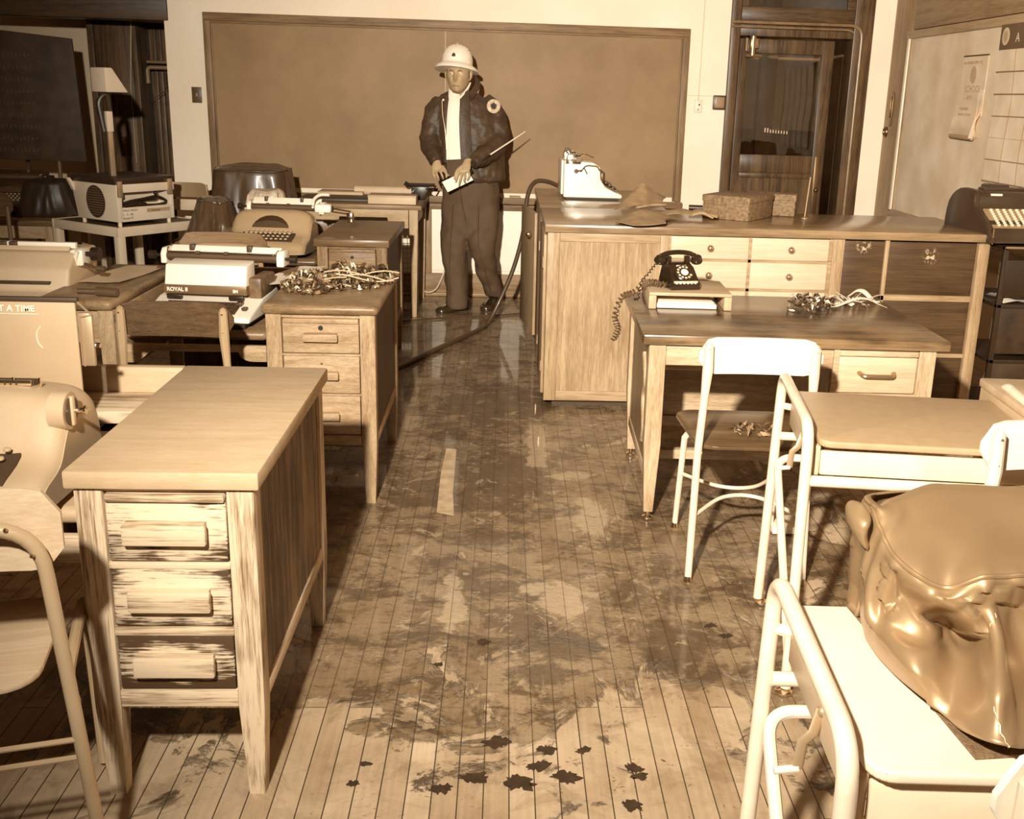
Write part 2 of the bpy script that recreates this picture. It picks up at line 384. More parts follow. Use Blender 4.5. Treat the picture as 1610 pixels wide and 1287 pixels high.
# back wall with the cloakroom opening (left) and the doorway (right)
wb = MB()
wb.box(-2.43, 1.62, YB, YB+.2, 0, 3.35)
wb.box(1.62, 2.655, YB, YB+.2, 2.55, 3.35)
wb.box(2.655, 2.90, YB, YB+.2, 0, 3.35)
wb.box(-5.1, -2.43, YB, YB+.2, 2.16, 3.35)
struct(wb.build('wall_back', plaster))
dk = wood('dark_oak', .022, .06, 'X', .4)
dkz = wood('dark_oak', .022, .06, 'Z', .4)
struct(MB().box(-5.1, -2.40, YB-.03, YB+.2, 1.93, 2.16, .006).build('trim_1', dk))
struct(MB().box(XR, XR+.15, -1.5, YB+.2, 0, 3.35).build('wall_right', mat('board_wall', .46, .6, noise_amt=.1, nscale=3)))
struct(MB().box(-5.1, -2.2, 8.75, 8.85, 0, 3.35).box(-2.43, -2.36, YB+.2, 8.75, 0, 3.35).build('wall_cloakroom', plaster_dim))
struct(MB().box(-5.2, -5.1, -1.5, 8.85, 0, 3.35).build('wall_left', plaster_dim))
struct(MB().box(-.55, .205, YB-.012, YB, .20, .715, .003).build('trim_2', mat('white_panel', .92, .6, noise_amt=.02)))
struct(MB().box(-2.43, 1.62, YB-.02, YB, 0, .175, .005).box(-2.43, 1.62, YB-.035, YB, 0, .03, .01).build('baseboard_back', wood('base_oak', .12, .26, 'X', .5)))
struct(MB().box(2.655, XR, YB-.02, YB, 0, .175, .005).build('baseboard_corner', wood('base_oak', .12, .26, 'X', .5)))
struct(MB().box(-.62, -.55, YB-.02, YB, .175, .72, .004).build('trim_3', wood('base_oak', .12, .26, 'Z', .5)))
# chalkboard
cb = thing('chalkboard', 'long framed chalkboard across the back wall behind the standing man', 'chalkboard', (-.42, YB, .76))
X0, X1, Z0, Z1 = -1.735, 1.738, 0, 1.237
bm_ = bpy.data.materials.new('slate_board'); bm_.use_nodes = True
_N = bm_.node_tree.nodes; _Lk = bm_.node_tree.links; _b = _N['Principled BSDF']
_tc = _N.new('ShaderNodeTexCoord'); _n1 = _N.new('ShaderNodeTexNoise'); _n1.inputs['Scale'].default_value = 1.5; _n1.inputs['Detail'].default_value = 8; _n1.inputs['Roughness'].default_value = .65
_Lk.new(_tc.outputs['Object'], _n1.inputs['Vector'])
_cr = _N.new('ShaderNodeValToRGB'); _cr.color_ramp.elements[0].position = .3; _cr.color_ramp.elements[1].position = .75
_cr.color_ramp.elements[0].color = tint(.165); _cr.color_ramp.elements[1].color = tint(.26)
_Lk.new(_n1.outputs['Fac'], _cr.inputs['Fac']); _Lk.new(_cr.outputs['Color'], _b.inputs['Base Color']); _b.inputs['Roughness'].default_value = .5; _b.inputs['Specular IOR Level'].default_value = .18
MB().box(X0+.04, -.03, -.012, 0, Z0+.03, Z1-.04).box(-.026, X1-.04, -.012, 0, Z0+.03, Z1-.04).build('slate', bm_, cb)
fm = wood('board_frame', .10, .20, 'X', .5); fz = wood('board_frame', .10, .20, 'Z', .5)
MB().box(X0, X1, -.03, 0, Z1-.055, Z1, .004).box(X0, X1, -.022, 0, Z1-.072, Z1-.055, .003).build('top_rail', fm, cb)
for s, a in ((X0, 1), (X1, -1)):
    lo, hi = sorted((s, s+a*.05)); l2, h2 = sorted((s+a*.05, s+a*.062))
    MB().box(lo, hi, -.03, 0, Z0, Z1-.055, .004).box(l2, h2, -.02, 0, Z0, Z1-.06, .003).build('side_rail', fz, cb)
MB().box(X0, X1, -.10, 0, Z0-.045, Z0-.015, .004).box(X0, X1, -.105, -.092, Z0-.045, Z0+.004, .003).box(X0, X1, -.035, 0, Z0-.10, Z0-.045, .004).build('chalk_tray', wood('tray_oak', .09, .2, 'X', .5), cb)
MB().box(-.032, -.024, -.014, 0, Z0+.03, Z1-.05).build('joint_strip', mat('joint', .35), cb)
# doorway: casing, transom, half-open glazed door and closer
DX0, DX1 = 1.61, 2.655
o = MB().box(DX0, DX0+.07, YB-.035, YB+.2, 0, 3.3, .008).box(DX1-.13, DX1, YB-.035, YB+.2, 0, 3.3, .008).box(DX1-.15, DX1-.02, YB-.055, YB-.03, 0, 3.3, .01)
o.box(DX0+.07, DX1-.13, YB+.0, YB+.12, 1.965, 2.075, .006)
struct(o.build('door_1', wood('door_oak', .035, .10, 'Z', .35)))
mo = MB()
for k, (dy, r) in enumerate(((-.06, .011), (-.045, .008))):
    mo.tube(rounded([(DX0, YB+dy, 2.055-k*.03), (DX1-.09-k*.028, YB+dy, 2.055-k*.03), (DX1-.09-k*.028, YB+dy, 0.02)], .09), r, 8)
struct(mo.build('trim_4', mat('conduit_paint', .16, .35, noise_amt=.3, nscale=12)))
struct(MB().box(DX0+.07, DX1-.13, YB+.02, YB+.07, 2.075, 2.17, .005).box(DX0+.07, DX0+.13, YB+.02, YB+.07, 2.17, 3.2).box(DX1-.19, DX1-.13, YB+.02, YB+.07, 2.17, 3.2).build('window_1', wood('door_oak', .035, .10, 'X', .35)))
glass = bpy.data.materials.new('door_glass'); glass.use_nodes = True
_g = glass.node_tree.nodes['Principled BSDF']; _g.inputs['Base Color'].default_value = (.8, .7, .55, 1); _g.inputs['Transmission Weight'].default_value = 1; _g.inputs['Roughness'].default_value = .02; _g.inputs['IOR'].default_value = 1.45
pane = struct(MB().box(DX0+.12, DX1-.18, YB+.042, YB+.048, 2.165, 3.2).build('window_2', glass))
door = struct(thing('door_2', '', 'door', (DX0+.08, YB+.06, 0), 0)); del door['label']; del door['category']
dw = .72
MB().box(0, .075, 0, .045, .02, 1.95, .004).box(dw-.09, dw, 0, .045, .02, 1.95, .004).box(.075, dw-.09, 0, .045, 1.85, 1.95, .004).box(.075, dw-.09, 0, .045, .99, 1.12, .004).box(.075, dw-.09, 0, .045, .02, .25, .004).box(.075, dw-.09, .012, .033, .25, .99).box(.075, dw-.09, -.008, .02, .95, .985, .004).build('door_leaf', wood('door_oak', .035, .10, 'Z', .35), door)
MB().box(.07, dw-.085, .02, .026, 1.11, 1.86).build('pane', glass, door)
MB().box(dw-.07, dw-.03, -.012, 0, .62, 1.12, .004).build('push_plate', mat('bronze', .13, .35, .8), door)
MB().ball((dw-.05, -.03, .87), .018, 2).build('door_knob', mat('bronze', .13, .35, .8), door)
gi = mat('gilt', .5, .5)
for k in range(9): MB().box(.25+k*.021, .259+k*.021, .016, .0185, 1.285-k*.0012, (1.318 if k < 2 else 1.308)-k*.0012, .001).build('door_letter', gi, door)
MB().tube([(.10, -.04, 1.965), (.10, -.04, 1.83)], .024, 14).tube([(.05, -.04, 1.83), (.17, -.04, 1.83)], .014, 10).box(.08, .14, -.06, 0, 1.88, 1.95, .005).box(.045, .06, -.05, 0, 1.86, 1.95).tube([(.1, -.045, 1.975), (.45, -.05, 1.985)], .008, 8).build('door_closer', mat('closer_metal', .28, .3, .7), door)
# corridor seen through the glass
struct(MB().box(.9, 4.1, 10.0, 10.1, 0, 3.35).box(2.95, 3.05, YB+.2, 10.0, 0, 3.35).box(1.1, 1.2, YB+.2, 10.0, 0, 3.35).build('wall_corridor', mat('corridor_paint', .30, .7)))
struct(MB().box(1.2, 2.95, 9.95, 10.0, 0, 1.25).build('trim_5', mat('corridor_dado', .12, .7)))
struct(MB().box(2.35, 2.5, 9.88, 10.0, 0, 3.2).box(1.62, 1.74, 9.88, 10.0, 0, 3.2).build('trim_6', mat('corridor_post', .2, .7)))
# wall hardware
t = thing('outlet_plate', 'small white switch plate under a thin wire, between the chalkboard and the door', 'switch plate', (1.413, YB, 1.46))
MB().box(-.026, .026, -.006, 0, -.043, .043, .002).build('plate', mat('plate_cream', .75, .4), t)
MB().tube([(.004, -.008, .012), (.006, -.012, .008)], .006, 8).tube([(.0, -.008, -.02), (-.004, -.011, -.03)], .003, 6).build('toggle', black, t)
MB().box(-.027, .027, -.004, 0, -.044, .044).build('rim', mat('plate_rim', .2), t)
o = MB().tube([(1.408, YB-.005, 1.5), (1.41, YB-.005, 1.64), (1.415, YB-.005, 3.3)], .004, 6).tube([(1.32, YB-.005, 1.535), (1.51, YB-.005, 1.535)], .0022, 6).build('conduit_wire', mat('wire_cream', .62, .5))
tag(o, 'thin painted wire running down the wall to the switch plate', 'wire')
t = thing('thermostat', 'small dark framed box touching the door casing', 'thermostat', (1.565, YB, 1.49))
MB().box(-.048, .048, -.02, 0, -.052, .052, .008).build('case', mat('dark_box', .05, .4), t)
MB().box(-.035, .035, -.024, -.018, -.038, .04, .003).box(-.02, -.013, -.027, -.02, -.025, .03).build('dial_face', mat('dial', .22, .4), t)
t = thing('switch_plate', 'small dark switch plate on the wall left of the chalkboard', 'switch plate', (-2.232, YB, 1.43))
MB().box(-.035, .035, -.006, 0, -.055, .055, .002).build('plate', mat('plate_brown', .07, .4), t)
MB().box(-.006, .006, -.014, -.004, -.012, .012, .002).build('toggle', mat('toggle_br', .2, .4), t)
# right wall: oak panelling strip, cork board, pull handle
struct(MB().box(XR-.02, XR, 7.44, YB, 0, 3.3, .004).build('trim_7', wood('panel_oak', .17, .30, 'Z', .5)))
struct(MB().box(XR-.02, XR, 4.2, 7.44, 2.02, 3.3, .004).box(XR-.02, XR, 4.2, 7.5, .60, .775, .004).build('trim_8', wood('panel_oak', .17, .30, 'Y', .5)))
t = thing('bulletin_board', 'long pale bulletin board with a light frame on the right wall', 'board', (XR, 5.9, .78))
MB().box(-.012, 0, -1.7, 1.58, 0, 1.18).build('cork', mat('cork', .62, .85, noise_amt=.16, nscale=3.5, bump=.3, bscale=200), t)
MB().box(-.035, 0, -1.7, 1.62, 1.18, 1.235, .01).build('top_rail', wood('panel_oak2', .28, .4, 'Y', .45), t)
MB().box(-.03, 0, 1.56, 1.60, -.02, 1.185, .006).build('side_rail', mat('bright_edge', .8, .4), t)
MB().box(-.03, 0, -1.7, 1.62, -.05, 0.0, .006).build('bottom_rail', wood('panel_oak2', .28, .4, 'Y', .45), t)
t = thing('pull_handle', 'bronze pull plate with a ring on the oak panel beside the bulletin board', 'handle', (XR-.02, 7.68, 1.45))
MB().box(-.008, 0, -.025, .025, -.09, .15, .02).box(-.018, -.006, -.012, -.004, -.03, .12, .003).build('plate', mat('bronze', .13, .35, .8), t)
MB().tube(arc((-.03, 0, -.13), .032, 0, 2*PI, 16)[:-1], .009, 8, closed=True).build('ring', mat('bronze', .13, .35, .8), t)
# ------------------------------------------------------------------ desks
top_pale = lambda a: wood('desk_top_pale', .36, .50, a, .5, fine=90, sharp=.4, patch=.25, stretch=9)
worn = lambda a: wood('worn_oak', .15, .58, a, .55, fine=85, sharp=.16, mid=.44, patch=.55, stretch=22, bump=.4)
worn_drawer = lambda i, mx, zc: worn_front('worn_drawer', .055, .60, ((mx, zc+.022), (mx, zc+.004), (mx, zc+.004))[i], (.19, .16, .125)[i], (.078, .066, .036)[i])
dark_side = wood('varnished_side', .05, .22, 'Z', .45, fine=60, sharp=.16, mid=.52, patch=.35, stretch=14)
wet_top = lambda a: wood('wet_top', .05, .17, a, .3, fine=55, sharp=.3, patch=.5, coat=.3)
mid_oak = lambda a: wood('mid_oak', .20, .42, a, .5, fine=130, sharp=.28, patch=.15, stretch=6)
keyhole = mat('keyhole', .01, .6)

def well_desk(name, label, x, y, w, d, wl, tops, body, drawer, side, rows, hsize, round_top=0, h=.76, handle='bar', group=None, lock=False, well=True, left_w=.3):
    """office desk with a drawer pedestal at its right and a lowered typing well on its left; origin at the right front corner of the top"""
    t = thing(name, label, 'desk', (x, y, 0), 0, group)
    tk = .038
    b = MB().box(-w, 0, 0, d, h-tk, h, round_top or .005, 3 if round_top else 2); b.build('pedestal_top', tops('X'), t)
    lw = .055
    zs = rows[-1][0]-.04                       # underside of the pedestal
    for lx in (-.014-lw/2, -w+.014+lw/2):
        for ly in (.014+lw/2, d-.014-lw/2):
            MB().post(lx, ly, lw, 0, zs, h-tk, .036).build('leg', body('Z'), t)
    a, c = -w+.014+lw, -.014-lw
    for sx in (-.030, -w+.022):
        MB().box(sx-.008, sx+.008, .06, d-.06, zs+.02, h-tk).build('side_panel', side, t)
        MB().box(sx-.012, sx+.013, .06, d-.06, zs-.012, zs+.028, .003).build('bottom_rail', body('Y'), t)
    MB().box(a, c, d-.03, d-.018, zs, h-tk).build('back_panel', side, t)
    MB().box(a, c, .018, d-.03, zs-.006, zs+.006).build('pedestal_floor', side, t)
    fr = MB().box(a, c, .024, .05, h-tk-.012, h-tk)
    for (z0, z1), nx in zip(rows, rows[1:]+[None]):
        zz = nx[1] if nx else zs-.002
        MB().box(a, c, .016, .05, zz, z0-.003, .002).build('rail', body('X'), t)
    fr.build('rail', body('X'), t)
    s = MB().box(a+.006, c-.004, .008, .4, h-tk-.03, h-tk-.013, .003); s.build('writing_slide', body('X'), t)
    mx = (a+c)/2
    for i, (z0, z1) in enumerate(rows):
        q = MB().box(a+.003, c-.003, .017, .45, z0, z1, .004).build('drawer', drawer(i, mx, (z0+z1)/2) if drawer == worn_drawer else drawer('X'), t)
        zc = (z0+z1)/2; hw, hh = hsize
        if handle == 'bar':
            g = MB().box(mx-hw/2, mx+hw/2, -.010, .004, zc-hh/2, zc+hh/2, .005).box(mx-hw/2+.004, mx+hw/2-.004, .0, .018, zc-hh/2+.006, zc+hh/2)
        else:
            g = MB().tube(rounded([(mx-hw/2, .02, zc+.005), (mx-hw/2+.01, -.012, zc-.004), (mx+hw/2-.01, -.012, zc-.004), (mx+hw/2, .02, zc+.005)], .02), hh/2, 10, flat=.6)
        hd = g.build('handle', body('X') if handle == 'bar' else mat('bronze_pull', .2, .35, .5), q)
        if lock and i < 2:
            MB().tube([(mx, .019, z1-.028), (mx, .0155, z1-.028)], .009 if i == 0 else .004, 12).build('lock', keyhole if i == 0 else steel, q)
    if well:
        MB().box(-wl, -w, .10, d-.2, h-.16, h-.12, .02, 3).build('typing_shelf', tops('X'), t)
        ap = [(-wl, h-.24), (-wl, h-.17), (-w, h-.17), (-w, h-.23), (-w-.05, h-.23)] + [(-w-.05-.05*math.sin(k*PI/12), h-.23+.0+.035*(1-math.cos(k*PI/12))) for k in range(1, 7)] + [(-wl+.10, h-.195), (-wl+.05, h-.24)]
        MB().prism(ap, .07, .09, 'Y', .002).build('apron', body('X'), t)
        MB().box(-wl, -w, d-.03, d-.0, h-.10, h, .004).build('back_rail', tops('X'), t)
        MB().box(-wl, -w, d-.035, d-.02, .25, h-.10).build('modesty_panel', side, t)
        MB().box(-wl-left_w, -wl, 0, d, h-tk, h, round_top or .005, 3 if round_top else 2).build('left_top', tops('Y'), t)
        MB().box(-wl-.02, -wl, .05, d-.05, h-.28, h-tk, .003).build('well_cheek', body('Y'), t)
        for lx in (-wl-.03, -wl-left_w+.04):
            for ly in (.014+lw/2, d-.014-lw/2):
                MB().leg(lx, ly, lw, 0, h-tk, .036).build('leg', body('Z'), t)
        MB().box(-wl-left_w+.03, -wl-.05, .03, .045, h-.16, h-tk, .003).build('front_rail', body('X'), t)
    return t

# near desk on the left
nd = well_desk('typing_desk', 'nearest desk, pale oak with three heavily worn drawers with wide bar pulls', -.482, 1.945, .383, .825, .98, top_pale, worn, worn_drawer, dark_side,
     [(.56, .694), (.413, .543), (.265, .391)], (.167, .046), group=None, left_w=.35)
# the hinged well flap behind the near typewriter, with its folding brackets
MB().box(-.97, -.40, .62, .80, .655, .690, .004).build('well_flap', worn('X'), nd)
MB().box(-.97, -.395, .72, .745, .50, .60, .003).build('lower_rail', worn('X'), nd)
for xx, k in ((-.62, 1), (-.41, 0)):
    MB().tube([(xx-.06*k, .72, .71), (xx-.02, .60, .665), (xx+.01, .50, .62), (xx+.02, .40, .60)], .011, 6, flat=.3).build('folding_bracket', mat('bracket_metal', .5, .4, .6), nd)
# second desk, round-edged, plant remains on it
d2 = well_desk('typing_desk', 'round-edged oak desk with a round keyhole, behind the nearest desk, plant remains on its corner', -.446, 3.622, .416, .80, .93,
     lambda a: wood('mottled_top', .10, .26, a, .35, fine=100, sharp=.3, patch=.6, stretch=6), mid_oak, mid_oak, wood('d2_side', .035, .09, 'Z', .4),
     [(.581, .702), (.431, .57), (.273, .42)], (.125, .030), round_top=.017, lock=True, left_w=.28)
# third desk
d3 = well_desk('typing_desk', 'dark-topped desk with a bronze drawer pull, farthest of the desks left of the aisle', -.592, 5.31, .385, .84, .80,
     lambda a: wood('dark_top', .07, .15, a, .3, fine=60, patch=.3), lambda a: wood('d3_oak', .12, .25, a, .45, fine=120, stretch=6), lambda a: wood('d3_oak', .12, .25, a, .45, fine=120, stretch=6), wood('d2_side', .035, .09, 'Z', .4),
     [(.57, .695), (.42, .555), (.27, .405)], (.125, .022), handle='cup', lock=True, left_w=.1)
# a further typing desk, mostly hidden on the left
def plain_desk(label, x0, x1, y0, y1, h, tm, bm2):
    t = thing('typing_desk', label, 'desk', (x0, y0, 0))
    w, d = x1-x0, y1-y0
    MB().box(0, w, 0, d, h-.035, h, .006).build('desk_top', tm('X'), t)
    for lx in (.04, w-.04):
        for ly in (.04, d-.04): MB().leg(lx, ly, .05, 0, h-.035, .035).build('leg', bm2('Z'), t)
    for q in (.03, d-.05): MB().box(.04, w-.04, q, q+.02, h-.12, h-.035, .003).build('apron', bm2('X'), t)
    return t
plain_desk('dark low desk at the left picture edge carrying a tall grey typewriter', -2.75, -1.745, 3.62, 4.45, .64, wet_top, mid_oak)

# ------------------------------------------------------------------ teacher's desk on the right
td = thing('teacher_desk', 'oak desk with a soaked dark top carrying the telephone', 'desk', (.488, 3.472, 0), math.radians(-1.6))
TW, TD, TH = 1.085, .80, .71
MB().box(0, TW, 0, TD, TH-.036, TH, .006).build('desk_top', wood('soaked_top', .04, .22, 'X', .25, fine=45, sharp=.28, mid=.52, patch=.8, coat=.4), td)
for lx, ly in ((.055, .05), (TW-.07, .05), (.055, TD-.05), (TW-.07, TD-.05)):
    q = MB().post(lx, ly, .06, .035, .30, TH-.036, .034).build('leg', oak_light('Z'), td)
    MB().lathe([(.012, 0), (.02, .004), (.02, .012), (.009, .018), (.009, .04)], 12).build('glide', chrome, q, M=T(lx, ly, 0))
MB().box(.085, .70, .03, .05, TH-.115, TH-.036, .003).build('apron', oak_light('X'), td)
for q in ((.04, .17), (TW-.055, .3)): MB().box(q[0], q[0]+.013, .08, TD-.08, q[1], TH-.036).build('side_panel', wood('td_side', .10, .24, 'Z', .4), td)
MB().box(.035, .06, .08, TD-.08, .15, .19, .003).build('side_rail', oak_light('Y'), td)
MB().tube(spline([(.03, .20, .60), (.034, .16, .50), (.036, .22, .42), (.034, .15, .33), (.036, .19, .26)]), .008, 6).build('split_veneer', oak_light('Z'), td)
MB().box(.08, .68, TD-.09, TD-.07, .20, .40, .003).box(.08, .68, TD-.10, TD-.06, .155, .20, .003).build('modesty_panel', oak_light('X'), td)
MB().box(.05, TW-.1, TD-.34, TD-.30, .09, .13, .004).build('stretcher', oak_light('X'), td)
MB().box(.68, .695, .03, TD-.06, .28, TH-.036).box(TW-.045, TW-.03, .08, TD-.06, .28, TH-.036).box(.69, TW-.04, .05, TD-.06, .28, .295).box(.69, TW-.04, .05, .06, .28, .50).build('pedestal_case', oak_light('Z'), td)
MB().box(.70, TW-.105, .012, .4, TH-.062, TH-.042, .003).build('writing_slide', oak_light('X'), td)
for z0, z1 in ((.512, .645), (.30, .49)):
    q = MB().box(.695, TW-.103, .022, .5, z0, z1, .006).build('drawer', wood('pale_drawer', .42, .56, 'X', .5, patch=.2), td)
    mx = (.695+TW-.103)/2; zc = (z0+z1)/2
    MB().tube(rounded([(mx-.062, .024, zc+.008), (mx-.052, -.004, zc+.002), (mx+.052, -.004, zc+.002), (mx+.062, .024, zc+.008)], .012), .009, 10, flat=.8).build('handle', mat('dull_bronze', .3, .3, .7), q)
MB().box(.68, .70, .018, .05, .28, TH-.036).box(.70, TW-.1, .018, .05, .49, .51).build('rails', oak_light('X'), td)

# ------------------------------------------------------------------ counter
ct = thing('storage_counter', 'long oak counter with a worn wooden top, drawers and dark doors', 'counter', (.19, 4.90, 0))
CW = 2.20; CH = .915
ctop = wood('counter_top', .13, .30, 'X', .22, fine=55, sharp=.3, patch=.3, coat=.35)
MB().box(0, CW, 0, .755, CH-.04, CH, .006).build('counter_top', ctop, ct)
MB().box(0, .70, .755, 1.95, CH-.04, CH, .006).build('return_top', ctop, ct)
coak = wood('counter_oak', .22, .40, 'Z', .45, fine=110, sharp=.24, patch=.2, stretch=14); coakx = wood('counter_oak', .22, .40, 'X', .45, fine=60, sharp=.2, patch=.25)
MB().box(.015, .60, .03, .05, .035, CH-.04).build('end_panel', coak, ct)
MB().box(.015, .075, .022, .05, .035, CH-.04, .003).build('stile', coak, ct); MB().box(.56, .602, .022, .05, .035, CH-.04, .003).build('stile', coak, ct)
for q in ((.035, .085), (CH-.085, CH-.04)): MB().box(.075, .56, .022, .05, q[0], q[1], .003).build('end_rail', coakx, ct)
MB().box(.015, .035, .05, 1.93, .035, CH-.04).box(.64, .66, .755, 1.93, .03, CH-.04).box(.035, .66, 1.91, 1.93, .03, CH-.04).box(.6, CW-.02, .72, .74, .02, CH-.04).box(CW-.04, CW-.02, .05, .72, .02, CH-.04).build('carcass', coak, ct)
MB().box(.06, 2.14, .07, .70, 0, .035).box(.06, .62, .70, 1.88, 0, .035).build('plinth', mat('plinth_dark', .05, .7), ct)
ply = wood('ply_front', .50, .66, 'X', .5, fine=40, sharp=.35, patch=.25)
for c_, (xa, xb) in enumerate(((.612, .993), (1.008, 1.388))):
    for z0, z1 in ((.762, .868), (.62, .748), (.47, .606), (.32, .456)):
        q = MB().box(xa, xb, .03, .06, z0, z1, .002).build('drawer', ply, ct)
        MB().ball(((xa+xb)/2, .012, (z0+z1)/2), .017, 2, (1, .9, 1)).tube([((xa+xb)/2, .03, (z0+z1)/2), ((xa+xb)/2, .015, (z0+z1)/2)], .008, 8).build('knob', mat('brass_knob', .5, .25, .8), q)
MB().box(.60, .612, .025, .06, .03, CH-.04).box(.993, 1.008, .028, .06, .3, CH-.04).box(1.388, 1.405, .028, .06, .03, CH-.04).box(.612, 1.388, .028, .06, .748, .762).box(.612, 1.388, .028, .06, .606, .62).box(.612, 1.388, .028, .06, .456, .47).box(.612, 1.388, .028, .06, .03, .32).build('drawer_rails', coakx, ct)
for q in ((1.405, 1.462, .02, .06, .03, CH-.04, .003), (1.665, 1.685, .022, .06, .56, CH-.04, .003), (2.125, 2.185, .012, .06, .02, CH-.045, .012)): MB().box(*q).build('stile', coak, ct)
for q in ((1.665, .575, .605), (1.462, .29, .31), (1.462, .03, .06)): MB().box(q[0], 2.125, .022, .06, q[1], q[2], .003).build('door_rail', coakx, ct)
def scuffed(name):
    m = wood(name, .035, .085, 'X', .4, fine=50, sharp=.3, patch=.3); N = m.node_tree.nodes; L = m.node_tree.links; b = N['Principled BSDF']
    if 'scuff' in N: return m
    tc = N.new('ShaderNodeTexCoord'); tc.name = 'scuff'; n = N.new('ShaderNodeTexNoise'); n.inputs['Scale'].default_value = 60; n.inputs['Detail'].default_value = 4; L.new(tc.outputs['Object'], n.inputs['Vector'])
    sub = N.new('ShaderNodeVectorMath'); sub.operation = 'DISTANCE'; sub.inputs[1].default_value = (1.90, .03, .80) if name == 'dark_door' else (1.56, .03, .845); L.new(tc.outputs['Object'], sub.inputs[0])
    r = N.new('ShaderNodeMapRange'); r.inputs[1].default_value = .045; r.inputs[2].default_value = .02; r.inputs[3].default_value = 0; r.inputs[4].default_value = .75; L.new(sub.outputs['Value'], r.inputs[0])
    mu = N.new('ShaderNodeMath'); mu.operation = 'MULTIPLY'; L.new(r.outputs[0], mu.inputs[0])
    st = N.new('ShaderNodeMapRange'); st.inputs[1].default_value = .52; st.inputs[2].default_value = .56; L.new(n.outputs['Fac'], st.inputs[0]); L.new(st.outputs[0], mu.inputs[1])
    mx = N.new('ShaderNodeMix'); mx.data_type = 'RGBA'; L.new(mu.outputs[0], mx.inputs[0])
    src = b.inputs['Base Color'].links[0].from_socket; L.new(src, mx.inputs[6]); mx.inputs[7].default_value = tint(.6); L.new(mx.outputs[2], b.inputs['Base Color'])
    return m
MB().box(1.462, 1.665, .036, .055, .31, CH-.05, .002).build('cupboard_door', scuffed('dark_door_2'), ct)
MB().box(1.685, 2.125, .036, .055, .605, CH-.05, .002).build('cupboard_door', scuffed('dark_door'), ct)
MB().box(1.665, 2.125, .036, .055, .31, .575, .002).build('cupboard_door', scuffed('dark_door'), ct)
MB().box(1.462, 2.125, .036, .055, .06, .29, .002).build('cupboard_door', scuffed('dark_door'), ct)
# aisle side: doors with hinges, the far one ajar
for ya, yb in ((.07, .62), (.64, 1.18)):
    q = MB().box(.0, .015, ya, yb, .06, CH-.06, .003).build('side_door', coak, ct)
    for z in (.2, .72): MB().tube([(-.006, ya+.01, z-.03), (-.006, ya+.01, z+.03)], .006, 8).box(-.004, .0, ya, ya+.05, z-.025, z+.025).build('hinge', steel, q)
q = MB().box(-.022, 0, 0, .52, .06, CH-.10, .003).build('side_door', coak, ct, M=T(.012, 1.36, 0, rz=math.radians(8)))
MB().ball((-.045, 1.42, .68), .02, 2).build('knob', steel, q)
# long table against the chalkboard
tb = thing('work_table', 'oak table with tapered legs and arched apron against the chalkboard wall', 'table', (-.58, 6.98, 0))
toak = lambda a: wood('table_oak', .30, .44, a, .5, fine=120, stretch=8)
MB().box(-.80, .02, 0, .74, .735, .765, .005).build('table_top', wood('table_dark_top', .12, .24, 'X', .4), tb)
for lx in (-.035, -.76):
    for ly in (.04, .70): MB().leg(lx, ly, .062, 0, .735, .034).build('leg', toak('Z'), tb)
ap = [(-.73, .735), (-.07, .735), (-.07, .61), (-.15, .61)]+[(-.15-.06*math.sin(k*PI/12), .61+.07*(1-math.cos(k*PI/12))) for k in range(1, 7)]+[(-.59+.06*math.cos(k*PI/12), .68-.07*(math.sin(k*PI/12))) for k in range(0, 7)]+[(-.73, .61)]
MB().prism(ap, .02, .04, 'Y', .002).build('apron', toak('X'), tb)
for q in (-.045, -.77): MB().box(q, q+.02, .07, .67, .62, .735, .003).build('side_apron', toak('Y'), tb)
t = thing('wire_mesh_bin', 'tall wire mesh waste bin standing under the work table', 'bin', (-.74, 7.35, 0))
m = MB()
for k in range(15):
    a = .12; m.box(-a, a, -a, -a+.003, .02+k*.035, .023+k*.035).box(a-.003, a, -a, a, .02+k*.035, .023+k*.035).box(-a, -a+.003, -a, a, .02+k*.035, .023+k*.035)
for k in range(9):
    x = -.12+k*.03; m.box(x-.0015, x+.0015, -.12, -.117, 0, .53).box(.117, .12, x-.0015, x+.0015, 0, .53).box(-.12, -.117, x-.0015, x+.0015, 0, .53)
m.build('mesh', mat('bin_wire', .3, .4, .6), t); MB().box(-.12, .12, -.12, .12, 0, .01).build('base', mat('bin_wire', .3, .4, .6), t)

